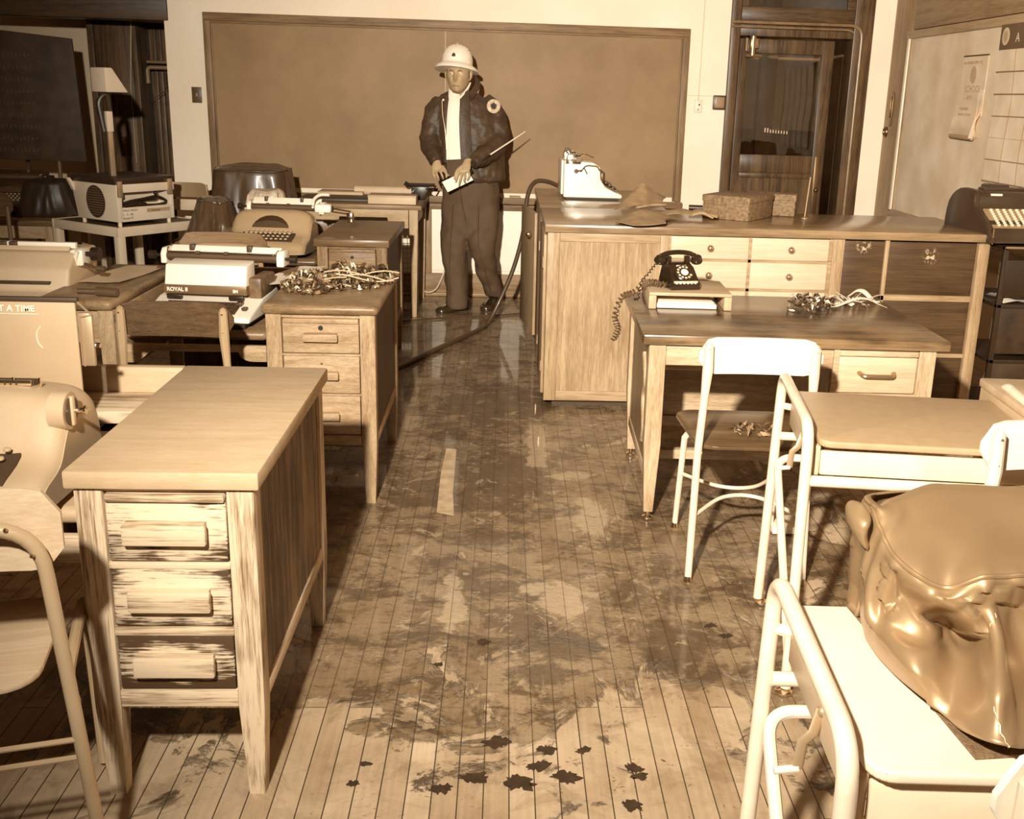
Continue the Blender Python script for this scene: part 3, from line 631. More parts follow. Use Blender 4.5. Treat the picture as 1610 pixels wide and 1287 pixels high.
# ------------------------------------------------------------------ chairs
def plate_pts(w, h, r, n=6):
    P = []
    for cx, cz, a0 in ((w/2-r, h/2-r, 0), (-w/2+r, h/2-r, PI/2), (-w/2+r, -h/2+r, PI), (w/2-r, -h/2+r, 1.5*PI)):
        for k in range(n+1): P.append((cx+r*math.cos(a0+k*PI/2/n), cz+r*math.sin(a0+k*PI/2/n)))
    return P
def bent_plate(w, h, r, thick, curve, M=None):
    """rounded plywood plate in the xz plane, bowed towards -y at the middle"""
    b = bmesh.new(); P = plate_pts(w, h, r)
    nx = 14; xs = [-w/2+w*i/nx for i in range(nx+1)]
    def half(x):
        d = abs(x)-(w/2-r); return h/2 if d <= 0 else h/2-r+math.sqrt(max(r*r-d*d, 0))
    rows = []
    for yy in (0, thick):
        R = []
        for x in xs:
            hh = half(max(-w/2+.0005, min(w/2-.0005, x))); y = -curve*(1-(2*x/w)**2)+yy
            R.append([b.verts.new((x, y, -hh+2*hh*k/4)) for k in range(5)])
        rows.append(R)
    for q, R in enumerate(rows):
        for i in range(nx):
            for k in range(4):
                f = (R[i][k], R[i+1][k], R[i+1][k+1], R[i][k+1]); b.faces.new(f if q == 0 else f[::-1])
    A, B = rows
    for i in range(nx):
        b.faces.new((A[i][0], B[i][0], B[i+1][0], A[i+1][0])); b.faces.new((A[i+1][4], B[i+1][4], B[i][4], A[i][4]))
    for i in (0, nx):
        for k in range(4): b.faces.new((A[i][k], B[i][k], B[i][k+1], A[i][k+1]))
    bmesh.ops.recalc_face_normals(b, faces=b.faces)
    return MB()._take(b, M)
def seat_bm(w0, w1, d, z, r=.07):
    P = [(-w0/2+.0, 0)]; n = 5; P = []
    for cx, cy, a0, s in ((w0/2-r, r, -PI/2, 1), (w1/2-r, d-r, 0, 1), (-w1/2+r, d-r, PI/2, 1), (-w0/2+r, r, PI, 1)):
        for k in range(n+1): P.append((cx+r*math.cos(a0+k*PI/2/n), cy+r*math.sin(a0+k*PI/2/n)))
    return MB().prism(P, z-.014, z, 'Z', .005)
enam = mat('tube_enamel', .72, .35, noise_amt=.06, nscale=15, coat=.3)
def school_chair(name, label, x, y, rz, back_m, seat_m, tube_m, group=None, h=.80):
    """faces +y: plywood seat and back on four straight enamelled tubes"""
    t = thing(name, label, 'chair', (x, y, 0), rz, group)
    seat_bm(.36, .41, .40, .452).build('seat', seat_m, t)
    bent_plate(.385, .115, .054, .011, -.018, T(0, .005, h-.0575)).build('backrest', back_m, t)
    for s in (-1, 1):
        MB().tube([(s*.185, -.035, .012), (s*.176, .0, .43), (s*.168, -.008, .62), (s*.165, -.012, h-.105), (s*.165, -.010, h-.02)], [.0115, .0125, .0125, .0165, .014], 10, flat=None).ball((s*.165, -.010, h-.02), .0118, 1).build('rear_leg', tube_m, t)
        MB().tube([(s*.175, .40, .012), (s*.165, .36, .36), (s*.12, .34, .436)], [.010, .0115, .0115], 10).build('front_leg', tube_m, t)
        for fx, fy in ((s*.185, -.035), (s*.175, .40)):
            MB().lathe([(.013, 0), (.015, .005), (.012, .016), (.009, .03)], 10).build('glide', chrome, t, M=T(fx, fy, 0))
        for zz in (h-.03, h-.09): MB().ball((s*.165, -.024, zz), .004, 1).build('rivet', steel, t)
        MB().tube([(s*.17, .0, .43), (s*.14, .12, .437), (s*.14, .30, .437)], .008, 8).build('seat_rail', tube_m, t)
    MB().tube(spline([(-.178, -.012, .22), (-.06, .12, .235), (.06, .12, .235), (.178, -.012, .22)]), .0065, 8).tube(spline([(-.172, .38, .22), (-.06, .22, .235), (.06, .22, .235), (.172, .38, .22)]), .0065, 8).build('stretcher', tube_m, t)
    return t
ply_w = wood('ply_white', .78, .92, 'X', .4, fine=30, sharp=.4, patch=.1, bump=.05)
ply_d = wood('ply_dark', .045, .11, 'X', .4, fine=120, sharp=.3, patch=.5, stretch=5)
ply_m = wood('ply_mid', .34, .5, 'X', .45, fine=50, sharp=.4, patch=.2)
ply_wet = wood('ply_wet', .06, .13, 'X', .28, fine=40, sharp=.3, patch=.6, coat=.3)
school_chair('school_chair', 'pale plywood chair with a soaked dark seat, drawn up to the teacher desk', .795, 3.035, math.radians(-2), ply_w, ply_wet, enam)
school_chair('school_chair', 'dark plywood chair with a speckled backrest, in front of the boxy white typewriter', -1.075, 3.34, math.radians(-1), ply_d, ply_d, mat('tube_tan', .36, .4, noise_amt=.12), h=.815)
school_chair('school_chair', 'pale plywood chair at the right picture edge in front of the student table', 1.265, 2.13, math.radians(3), ply_w, ply_m, enam, h=.83)
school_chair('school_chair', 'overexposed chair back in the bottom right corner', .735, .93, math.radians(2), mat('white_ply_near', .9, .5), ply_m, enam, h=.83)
def bent_chair(name, label, x, y, rz, back_m, seat_m, tube_m, h=.84, folding=False):
    """faces +y: one tube bent up from the floor and across behind the backrest"""
    t = thing(name, label, 'chair', (x, y, 0), rz)
    bent_plate(.40, .15, .05, .012, -.03, T(0, .0, h-.075)).build('backrest', back_m, t)
    seat_bm(.32, .34, .36, .452).build('seat', seat_m, t, M=T(-.035, .05, 0))
    MB().tube(rounded([(-.215, .02, .015), (-.165, -.015, h-.055), (.165, -.015, h-.055), (.215, .02, .015)], .09, 8), .0125, 12).build('back_frame', tube_m, t)
    for s in (-1, 1): MB().tube(rounded([(s*.165, .44, .015), (s*.16, .42, .44), (s*.165, .10, .425), (s*.19, .005, .43)], .05), .0115, 10).build('side_frame', tube_m, t)
    for z, y0 in ((.36, .0), (.31, .02)): MB().tube([(-.197, y0, z), (.197, y0, z)], .0055, 8).build('cross_bar', tube_m, t)
    for q in ((-.12, -.03), (.12, -.03), (-.155, -.09), (.155, -.09)): MB().ball((q[0], -.028, h-.055+(0 if q[1] > -.05 else -.05)), .0045, 1).build('rivet', steel, t)
    return t
bent_chair('tubular_chair', 'cream tubular steel chair with plywood back, partly outside the left picture edge', -.935, 1.60, math.radians(15), wood('ply_cream', .46, .58, 'X', .4, patch=.1), wood('ply_cream', .46, .58, 'X', .4, patch=.1), mat('tube_cream', .42, .35, coat=.3))
bent_chair('tubular_chair', 'brown tubular chair pushed up to the rounded metal typewriter', -1.31, 4.86, 0, wood('ply_brown', .14, .22, 'X', .4), wood('ply_brown', .14, .22, 'X', .4), mat('tube_brown', .3, .3, coat=.4), h=.84)
t = thing('folding_chair', 'steel folding chair with a round-cornered back, behind the overhead projector', 'chair', (-2.19, 7.30, 0), math.radians(-4))
bent_plate(.27, .10, .045, .006, -.02, T(0, 0, .80)).build('backrest', mat('fold_tan', .32, .35, .3), t)
for s in (-1, 1):
    MB().tube([(s*.13, .0, .84), (s*.15, .02, .45), (s*.17, .30, .012)], .010, 8).build('leg', mat('fold_tan', .32, .35, .3), t)
    MB().tube([(s*.15, .34, .46), (s*.17, -.06, .012)], .010, 8).build('leg', mat('fold_tan', .32, .35, .3), t)
MB().box(-.14, .14, .03, .36, .43, .45, .01).build('seat', mat('fold_tan', .32, .35, .3), t)
MB().box(-.13, .13, .012, .018, .66, .735, .002).build('cross_plate', mat('fold_light', .6, .4), t)

# ------------------------------------------------------------------ adjustable typing tables on tube frames
def typing_table(name, label, x, y, rz, group=None, w=.56, d=.46, topz=.70, crank=True, top_m=None):
    t = thing(name, label, 'table', (x, y, 0), rz, group)
    P = [(.035-.035*math.sin(k*PI/12), .035-.035*math.cos(k*PI/12)) for k in range(6, -1, -1)]+[(w-.035+.035*math.sin(k*PI/12), .035-.035*math.cos(k*PI/12)) for k in range(0, 7)]+[(w, d), (0, d)]
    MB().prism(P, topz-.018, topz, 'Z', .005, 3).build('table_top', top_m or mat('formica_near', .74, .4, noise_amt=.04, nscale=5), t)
    MB().box(.01, w-.01, .020, .035, topz-.095, topz-.032, .004).build('apron', mat('enamel_panel', .66, .4), t)
    for q in (-.004, w-.010): MB().box(q, q+.014, .03, d-.01, topz-.10, topz-.022, .003).build('side_panel', mat('enamel_panel2', .5, .4), t)
    for xx in (-.030, w+.030):
        sg = 1 if xx < 0 else -1
        MB().tube(rounded([(xx-.012*sg, d+.035, .02), (xx, d+.01, topz+.048), (xx, -.005, topz+.038), (xx+.004*sg, -.01, .02)], .065, 8), .0145, 12).build('side_frame', enam, t)
        MB().tube(rounded([(xx+.22*sg, d+.012, topz-.21), (xx+.004*sg, d+.012, topz-.21), (xx+.002*sg, .0, .12)], .05, 8), .0115, 10).build('inner_frame', enam, t)
        MB().tube([(xx, d+.012, topz-.05), (xx+.04*sg, d-.01, topz-.05)], .010, 8).build('bracket_stub', enam, t)
        for fy in (-.01, d+.035):
            MB().tube([(xx, fy, .018), (xx, fy, .10)], .010, 10).lathe([(.018, 0), (.024, .004), (.024, .010), (.011, .016)], 14, M=T(xx, fy, 0)).build('glide', chrome, t)
    MB().tube([(-.026, .0, topz-.105), (w+.026, .0, topz-.105)], .0145, 12).build('front_rail', enam, t)
    MB().tube([(-.026, d, topz-.14), (w+.026, d, topz-.14)], .0125, 12).build('rear_rail', enam, t)
    if crank:
        ck = MB().tube([(-.004, .215, topz-.052), (-.016, .205, topz-.085), (-.030, .205, topz-.100), (-.034, .205, topz-.145)], .0085, 10, flat=.35).ball((-.002, .215, topz-.055), .010, 2).build('crank', mat('crank_metal', .40, .35, .5), t)
        MB().tube([(-.032, .205, topz-.145), (-.068, .205, topz-.150)], .006, 10).build('crank_handle', enam, ck)
    return t
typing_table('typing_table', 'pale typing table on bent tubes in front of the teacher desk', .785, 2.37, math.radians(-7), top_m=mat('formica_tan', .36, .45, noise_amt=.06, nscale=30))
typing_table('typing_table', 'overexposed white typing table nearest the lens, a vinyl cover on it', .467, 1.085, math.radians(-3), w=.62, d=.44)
t = thing('school_desk', 'grey-topped wooden desk beside the far typing table at the right edge', 'desk', (1.36, 2.36, 0), math.radians(-4))
MB().box(0, .6, 0, .48, .72, .745, .006).build('desk_top', mat('desk_grey', .42, .45, noise_amt=.25, nscale=9), t)
MB().box(.005, .59, .005, .475, .62, .72, .003).build('desk_case', mat('desk_case', .4, .5), t)
for lx, ly in ((.03, .03), (.57, .03), (.03, .45), (.57, .45)): MB().leg(lx, ly, .045, 0, .62, .035).build('leg', mat('desk_case', .4, .5), t)
# ------------------------------------------------------------------ typewriters
rubber_roll = mat('platen_rubber', .06, .5)
key_b = mat('key_black', .05, .35)
def sheet(name, label, corners, m=None, curl=.004, cat='paper', group=None):
    """paper lying on something: four corners anticlockwise"""
    a, b_, c, d = [Vector(p) for p in corners]
    f = lambda u, v: a*(1-u)*(1-v)+b_*u*(1-v)+c*u*v+d*(1-u)*v+Vector((0, 0, .0012+curl*(math.sin(u*5+v*3)**2)*abs(u-.5)*2))
    o = MB().grid(f, 8, 8, thick=.0006).build(name, m or paper); return tag(o, label, cat, group)
def keys(t, x0, x1, y0, z0, rows, n, m, dy=.019, dz=.012, r=.0065, round_=True):
    me = None
    for i in range(rows):
        for j in range(n):
            if me is None:
                k = (MB().lathe([(r*.7, 0), (r, .002), (r, .006), (r*.8, .0075)], 10) if round_ else MB().box(-r, r, -r, r, 0, .008, .0015)).build('key', m, t); me = k
            else: k = me.copy(); COL.objects.link(k)
            k.location = (x0+(x1-x0)*(j+.5)/n+i*.004, y0+i*dy, z0+i*dz)
def carriage(t, xc, w, y, z, r=.018, metal=None, knob=None, lever=True, bail=True, table=None, roll=None, th=.045):
    metal = metal or white_en; knob = knob or black
    MB().tube([(xc-w/2, y, z), (xc+w/2, y, z)], r, 16).build('platen', roll or rubber_roll, t)
    MB().prism([(y+.012, z-.01), (y+.055, z+th), (y+.06, z+th-.003), (y+.03, z-.015)], xc-w/2+.01, xc+w/2-.01, 'X', .001).build('paper_table', table or metal, t)
    for s in (-1, 1):
        q = MB().prism([(y-.02, z-.03), (y-.02, z+.012), (y+.0, z+.03), (y+.06, z+.03), (y+.07, z-.03)], xc+s*w/2-.012, xc+s*w/2+.018 if s > 0 else xc+s*w/2+.012, 'X', .006).build('carriage_end', metal, t)
        kx = xc+s*(w/2+.02)
        MB().tube([(kx-s*.01, y, z), (kx+s*.018, y, z)], .006, 8).tube([(kx+s*.018, y, z), (kx+s*.042, y, z)], .016, 14).build('platen_knob', knob, t)
    for q in (-.32, .18): MB().box(xc+w*q, xc+w*(q+.045), y+.035, y+.06, z+th-.02, z+th+.005, .003).build('margin_stop', rubber_roll, t)
    if bail:
        MB().tube(rounded([(xc-w/2+.01, y+.01, z+.03), (xc-w/2+.015, y-.018, z+.016), (xc+w/2-.015, y-.018, z+.016), (xc+w/2-.01, y+.01, z+.03)], .012), .003, 8).build('paper_bail', chrome, t)
        for xx in (-.09, .02): MB().tube([(xc+xx-.008, y-.018, z+.016), (xc+xx+.008, y-.018, z+.016)], .007, 10).build('bail_roller', rubber_roll, t)
    if lever:
        MB().tube(spline([(xc-w/2-.005, y-.005, z+.015), (xc-w/2-.035, y-.04, z+.03), (xc-w/2-.05, y-.09, z+.01)]), [.004]*11+[.006, .006], 8).build('return_lever', chrome, t)

def boxy_typewriter(name, label, x, y, z, rz, w=.40, d=.36, group=None):
    t = thing(name, label, 'typewriter', (x, y, z), rz, group)
    MB().prism([(0, .018), (0, .036), (.03, .044), (.17, .082), (d, .10), (d, .018)], -w/2, w/2, 'X', .008, 3).build('base_shell', white_en, t)
    MB().box(-w/2+.02, w/2-.02, .01, d-.01, 0, .02).build('feet', rubber, t)
    hw = w/2-.045
    MB().prism([(.13, .10), (.13, .135), (.15, .205), (d-.12, .215), (d-.12, .10)], -hw-.005, hw-.005, 'X', .006, 3).build('top_cover', white_en, t)
    MB().box(-hw-.007, hw-.003, .126, .2, .098, .132, .003).build('front_band', mat('band_grey', .16, .35, .3), t)
    MB().box(hw-.01, w/2-.002, .16, d-.02, .08, .16, .01).build('side_works', mat('side_grey', .12, .5, noise_amt=.5, nscale=30), t)
    lettering('ROYAL II', .020, white_en, t, (-hw+.005, .1255, .108), (PI/2, 0, 0), bold=.0006)
    lettering('SM', .016, white_en, t, (hw-.055, .1255, .108), (PI/2, 0, 0), bold=.0006)
    for q in (-hw+.005, hw-.07): MB().box(q, q+.055, .118, .13, .08, .096, .002).build('tab_key', black, t)
    MB().prism([(.02, .041), (.125, .072), (.125, .06), (.02, .03)], -hw+.01, hw-.02, 'X').build('key_well', mat('key_well', .05, .6), t)
    keys(t, -hw+.01, hw-.03, .032, .045, 4, 11, key_b, dy=.025, dz=.0075)
    MB().box(-.09, .08, .012, .024, .040, .050, .003).build('space_bar', key_b, t)
    MB().box(hw-.0, hw+.018, .05, .075, .058, .068, .002).box(hw-.035, hw-.012, .085, .12, .066, .078, .002).build('return_key', key_b, t)
    carriage(t, .015, w+.05, d-.085, .218, lever=False, th=.034)
    return t
def rounded_shell(w, d, prof, n=28, e=5, ends=.80):
    """side profile (y,z) closed loop, carried along x and drawn in towards both ends"""
    R = []; cy = sum(p[0] for p in prof)/len(prof); cz = min(p[1] for p in prof)
    for i in range(n+1):
        a = -PI/2+PI*i/n; x = math.sin(a)*w/2; s = max(0.02, (1-abs(2*x/w)**e))**(1/e); s = ends+(1-ends)*s if abs(i-n/2) < n/2 else .3
        s2 = max(.05, (1-abs(2*x/w)**e))**(1/e)
        R.append([(x, cy+(p[0]-cy)*(.55+.45*s2), cz+(p[1]-cz)*(.35+.65*s2)) for p in prof])
    return MB().rings(R)
def smooth_loop(P, n=4):
    P = [Vector((p[0], p[1], 0)) for p in P]; m = len(P); out = []
    for i in range(m):
        a, b, c, d = P[i-1], P[i], P[(i+1) % m], P[(i+2) % m]
        for k in range(n):
            t = k/n; q = .5*((2*b)+(-a+c)*t+(2*a-5*b+4*c-d)*t*t+(-a+3*b-3*c+d)*t**3); out.append((q.x, q.y))
    return out
def round_typewriter(name, label, x, y, z, rz, m, w=.44, d=.38, h=.22, group=None, big_knob=None, hood_open=True, lever=True, cxoff=0, glossy=None, low=False):
    t = thing(name, label, 'typewriter', (x, y, z), rz, group)
    P = [(0, .022), (-.006, .05), (.03, .085), (.12, .115), (.17, h*.80), (.21, h), (.28, h), (d-.02, h*.85), (d, .06), (d-.02, .022)]
    rounded_shell(w, d, smooth_loop(P)).build('body_shell', m, t)
    MB().box(-w/2+.05, w/2-.05, .03, d-.03, 0, .03).build('feet', rubber, t)
    MB().prism([(.03, .088), (.135, .122), (.135, .11), (.03, .07)], -w/2+.07, w/2-.07, 'X', .004).build('key_well', mat('key_well', .05, .6), t)
    keys(t, -w/2+.08, w/2-.09, .042, .095, 4, 10, mat('key_pale', .5, .35), dy=.024, dz=.011, r=.0075)
    if hood_open and not low:
        MB().rings([[(math.cos(a)*.10, .145+(1-math.sin(a))*.0+k*.04, .135+math.sin(a)*.045+k*.022) for a in [q*PI/10 for q in range(11)]] for k in (0, 1)], cap=True).build('type_basket', mat('basket_dark', .08, .4, .5), t)
    if low:
        MB().tube([(-w*.3, .27, h-.002), (w*.3, .27, h-.002)], .016, 14).build('platen', rubber_roll, t); MB().box(-w*.3, w*.30, .245, .25, h+.004, h+.016, .001).build('scale_bar', chrome, t)
        for k in range(14): MB().box(-w*.1+k*.012, -.004-w*.1+k*.012, .2445, .2455, h+.006, h+.013).build('scale_mark', key_b, t)
        for k in (.10, .155): MB().tube([(k, .25, h), (k, .25, h+.022)], .003, 6).build('margin_pin', chrome, t)
    else: carriage(t, cxoff, w*.92, .27, h+.012, r=.017, metal=glossy or m, knob=big_knob or black, lever=False, bail=True)
    return t
# boxy white typewriter on the second desk
boxy_typewriter('boxy_typewriter', 'boxy white electric typewriter with a dark front band and lettering, on the second desk', -1.125, 3.74, .645, math.radians(-5))
grey1 = mat('crinkle_grey', .46, .5, noise_amt=.07, nscale=8, bump=.12, bscale=400)
tw = round_typewriter('grey_typewriter', 'rounded pale grey typewriter with a big round knob, cut off by the left picture edge', -1.141, 1.915, .642, 0, grey1, w=.46, d=.40, h=.225, low=True, big_knob=mat('knob_cream', .5, .35))
MB().tube([(.200, .20, .19), (.235, .20, .19)], .040, 28).build('margin_wheel', mat('knob_cream', .5, .35), tw)
MB().tube([(.233, .20, .19), (.238, .20, .19)], .031, 24).build('wheel_recess', mat('wheel_recess', .07, .5), tw)
MB().box(.232, .244, .192, .208, .158, .222, .004).build('wheel_grip', mat('knob_cream', .5, .35), tw)
MB().tube([(.24, .20, .19), (.262, .20, .192)], .005, 8).lathe([(.004, 0), (.010, .002), (.010, .006), (.004, .008)], 12, M=T(.262, .20, .192, ry=PI/2)).build('carriage_release', chrome, tw)
MB().tube(spline([(.215, .25, .065), (.19, .12, .055), (.165, .05, .05), (.14, .02, .052)]), [.004]*10+[.006, .008, .009, .009, .009, .009, .009, .009, .007], 8, flat=.7).build('return_lever', mat('lever_grey', .2, .35), tw)
# line copyholder behind it
ch = thing('copyholder', 'flat grey copyholder panel with pale lettering, standing behind the nearest typewriter', 'copyholder', (-1.20, 2.44, .642))
MB().box(-.22, .19, -.004, .004, .02, .36, .003).build('panel', mat('copy_grey', .40, .6, noise_amt=.05), ch)
MB().box(-.22, .196, -.006, .008, .355, .366, .001).build('top_strip', mat('copy_dark', .04, .5), ch)
lettering('AT A TIME', .021, mat('letter_pale', .95, .5), ch, (.098, -.0062, .332), (PI/2, 0, 0), bold=.0005, align='RIGHT')
MB().box(-.06, .105, -.0055, -.004, .325, .3265).box(-.10, .0, -.0055, -.004, .312, .315).build('rule_line', mat('letter_pale', .95, .5), ch)
MB().tube(arc((.13, -.005, .27), .035, 2.3, 4.0, 10, 'XZ'), .0012, 5).build('scratch', mat('letter_pale', .95, .5), ch)
MB().tube([(.19, 0, .36), (.225, .0, .325), (.20, 0, .32), (.20, .0, .20)], .006, 6, flat=.5).box(.192, .225, -.002, .01, .20, .33, .003).build('side_bracket', mat('bracket_metal', .5, .4, .6), ch)
q = MB().tube([(.205, .01, .25), (.235, .01, .248)], .006, 8).build('set_screw', chrome, ch)
MB().tube([(.19, .02, .378), (.235, .02, .378)], .007, 10).tube([(.235, .02, .378), (.285, .015, .376)], .011, 14).build('roller_handle', mat('handle_wood', .045, .4, coat=.3), ch)
MB().box(-.20, .17, .03, .30, 0, .02, .004).box(-.18, .16, .004, .06, .0, .30, .004).build('stand', mat('copy_dark', .04, .5), ch)
# tall grey typewriter in the second row, far left
gt = thing('tall_typewriter', 'tall grey typewriter with chrome paper bail and black knob, half outside the left picture edge', 'typewriter', (-1.86, 3.80, .64))
g2 = mat('flat_grey', .52, .5, noise_amt=.05)
MB().prism([(-.06, .03), (-.06, .065), (.08, .10), (.10, .18), (.17, .235), (.38, .235), (.38, .03)], -.235, .235, 'X', .012, 3).build('body_shell', g2, gt)
MB().box(-.18, .17, .07, .11, .128, .137, .002).build('front_slot', mat('copy_dark', .04, .5), gt)
MB().prism([(.14, .155), (.21, .25), (.22, .247), (.15, .15)], -.20, .20, 'X', .001).build('paper_rest', g2, gt)
MB().box(-.22, .215, .225, .25, .240, .262, .003).build('scale_bar', white_en, gt)
for q in (-.07, -.03): MB().box(q, q+.03, .215, .24, .245, .262, .002).build('margin_stop', rubber_roll, gt)
MB().tube(rounded([(-.24, .14, .16), (.20, .14, .16), (.228, .15, .17), (.225, .18, .215)], .02), .0055, 8).build('paper_bail', chrome, gt)
for xx in (-.06, .02): MB().tube([(xx-.014, .14, .16), (xx+.014, .14, .16)], .010, 12).build('bail_roller', rubber_roll, gt)
MB().box(.21, .262, .17, .25, .18, .245, .012).tube([(.23, .17, .20), (.245, .16, .24)], .008, 8).build('carriage_end', white_en, gt)
MB().tube([(.26, .20, .225), (.285, .20, .225)], .009, 10).tube([(.285, .20, .225), (.315, .20, .225)], .026, 18).build('platen_knob', black, gt)
MB().tube([(.262, .18, .19), (.31, .17, .175)], .006, 8).tube([(.31, .17, .175), (.34, .17, .172)], .012, 10).build('lever', mat('lever_dark', .06, .4), gt)
MB().box(-.20, .2, -.03, .35, 0, .035).build('feet', rubber, gt)
# row three typewriter, polished shell
g3 = mat('polished_grey', .36, .2, .0, noise_amt=.08, nscale=4, coat=.6)
t3 = round_typewriter('manual_typewriter', 'polished rounded manual typewriter in front of the dust covers, lever raised', -1.245, 5.36, .645, math.radians(-4), g3, w=.42, d=.36, h=.225, cxoff=.05, glossy=white_en)
MB().tube(rounded([(.20, .26, .24), (.205, .25, .285), (.245, .23, .315), (.30, .22, .315)], .03), .008, 8).build('return_lever', white_en, t3)
MB().tube([(.24, .26, .235), (.24, .26, .20)], .004, 6).tube([(.25, .27, .245), (.40, .27, .225)], .005, 8).tube([(.25, .255, .23), (.40, .255, .212)], .004, 8).box(.385, .42, .23, .27, .17, .225, .008).build('carriage_rail', chrome, t3)
MB().box(.21, .30, .24, .30, .215, .262, .014).build('escapement_cover', white_en, t3)
# side-on white typewriter on the counter
sd = thing('upright_typewriter', 'white upright typewriter seen from its side on the counter', 'typewriter', (.685, 6.27, .917), PI/2)
w2 = mat('glossy_white', .90, .3, coat=.4, noise_amt=.02)
P = [(0, .012), (0, .032), (.045, .048), (.10, .075), (.13, .12), (.135, .19), (.175, .215), (.345, .225), (.345, .012)]
MB().prism(P, -.17, .17, 'X', .008, 3).build('body_shell', w2, sd)
MB().box(.0-.172, .172, .348, .362, .03, .225, .004).build('back_panel', w2, sd)
MB().box(-.15, .15, .02, .33, 0, .014).build('feet', rubber, sd)
MB().tube([(-.178, .275, .165), (-.17, .275, .165)], .014, 12).tube([(-.176, .24, .17), (-.176, .275, .165)], .005, 6).tube([(-.176, .21, .15), (-.176, .23, .185)], .004, 6).build('side_lever', mat('dark_lever', .08, .4), sd)
MB().tube(rounded([(-.174, .25, .16), (-.176, .22, .20), (-.176, .15, .195), (-.174, .138, .17)], .02), .004, 8).build('grip_slot', mat('dark_lever', .08, .4), sd)
for i in range(4):
    MB().box(-.13, .13, .02+i*.022, .034+i*.022, .050+i*.014, .060+i*.014, .002).build('key_row', key_b, sd)
MB().box(-.13, .13, .10, .13, .10, .16, .01).build('type_basket', mat('basket_dark', .08, .4, .5), sd)
carriage(sd, 0, .36, .27, .235, metal=chrome, lever=True, knob=chrome)
# ------------------------------------------------------------------ adding machine at the right edge on its stand
st = thing('machine_stand', 'black metal shelf stand past the right end of the counter', 'stand', (2.42, 4.86, 0))
bm3 = mat('stand_black', .02, .35)
for z in (.03, .30, .58, .865): MB().box(0, .40, 0, .48, z-.02, z, .003).build('shelf', bm3, st)
for xx in (.012, .388):
    for yy in (.012, .468): MB().box(xx-.012, xx+.012, yy-.012, yy+.012, 0, .865, .002).build('post', bm3, st)
MB().box(.02, .38, -.002, .01, .62, .80, .003).build('front_panel', bm3, st)
MB().box(.012, .38, .004, .012, .33, .56, .003).box(.012, .38, .004, .012, .04, .28, .003).build('lower_door', mat('stand_dark', .03, .4, noise_amt=.5, nscale=9), st)
MB().tube([(.0, -.01, .86), (.40, -.01, .86)], .006, 8).build('front_rail', mat('rail_grey', .3, .4, .5), st)
t = thing('adding_machine', 'black adding machine with rows of pale keys at the right picture edge', 'adding machine', (2.34, 4.88, .872), math.radians(4))
am = mat('machine_black', .03, .4, noise_amt=.2, coat=.2)
P = smooth_loop([(.02, .0), (.0, .03), (.06, .10), (.17, .16), (.20, .235), (.34, .24), (.44, .17), (.46, .03), (.42, .0)], 3)
MB().prism(P, 0, .03, 'X', .006).prism([(y, z*.97) for y, z in P], .03, .40, 'X', .004).build('body_shell', am, t)
MB().prism([(.03, .075), (.15, .155), (.155, .150), (.035, .07)], .035, .38, 'X').build('key_bed', mat('key_bed', .25, .5), t)
kk = None
for i in range(8):
    for j in range(9):
        if kk is None: kk = MB().box(-.007, .007, -.006, .006, 0, .012, .002).build('key', mat('key_pale2', .7, .4), t); k = kk
        else: k = kk.copy(); COL.objects.link(k)
        k.location = (.07+j*.034, .045+i*.0135, .082+i*.009)
MB().box(.08, .36, .25, .31, .232, .25, .006).box(.14, .25, .30, .40, .2, .262, .012).build('carriage', am, t)
MB().box(.09, .15, .19, .20, .205, .225).box(.09, .13, .19, .20, .18, .195).build('window_plate', paper, t)
MB().tube([(.03, .02, .07), (.02, .0, .02), (.03, .01, -.0)], .005, 8).build('crank_arm', chrome, t)
sheet('paper_stack', 'bundle of white paper on the shelf of the black machine stand', [(2.46, 4.88, .582), (2.74, 4.88, .582), (2.74, 5.1, .582), (2.46, 5.1, .582)], curl=.03)
# ------------------------------------------------------------------ boxes on the counter
def lid_box(label, x, y, w, d, h, rz):
    t = thing('lidded_box', label, 'box', (x, y, .916), math.radians(rz)); m = mat('speckled_card', .17, .7, noise_amt=.45, nscale=60)
    MB().box(0, w, 0, d, 0, h-.01, .003).build('box_body', m, t)
    MB().box(-.004, w+.004, -.004, d+.004, h-.032, h, .003).build('lid', m, t)
lid_box('speckled card box with a lid, front one of the pair on the counter', 1.02, 5.33, .255, .33, .12, -35)
lid_box('speckled card box with a lid, standing behind the front one', 1.30, 5.56, .26, .13, .115, -20)
t = MB().tube([(1.575, 5.38, .925), (1.592, 5.40, 1.125)], .004, 8).ball((1.592, 5.40, 1.128), .006, 1).lathe([(.02, 0), (.018, .008), (.006, .012)], 12, M=T(1.575, 5.38, .916)).build('spindle', mat('spindle_metal', .22, .5, .3))
tag(t, 'thin metal paper spindle standing upright on the counter in front of the door', 'spindle')
# ------------------------------------------------------------------ gloves and leather on the counter
lea = mat('glove_leather', .27, .55, noise_amt=.25, nscale=18, bump=.3, bscale=90)
def drape(name, P, m, parent=None, nu=24, nv=18, amp=.012, sc=9, thick=.003, seed=0):
    """P: rows of control points (all rows equally long), smoothed both ways and crumpled"""
    rows = [spline(r, 6) for r in P]; cols = list(zip(*rows)); G = [spline(c, 6) for c in cols]
    def f(u, v):
        i = min(len(G)-1, int(round(u*(len(G)-1)))); j = min(len(G[0])-1, int(round(v*(len(G[0])-1))))
        p = Vector(G[i][j]); q = p*sc+Vector((seed, seed*2, 0))
        return p+Vector((noise.noise(q), noise.noise(q+Vector((9, 0, 0))), abs(noise.noise(q+Vector((0, 7, 0))))))*amp
    mb = MB().grid(f, len(G)-1, len(G[0])-1, thick=thick)
    return mb.build(name, m, parent, ang=60)
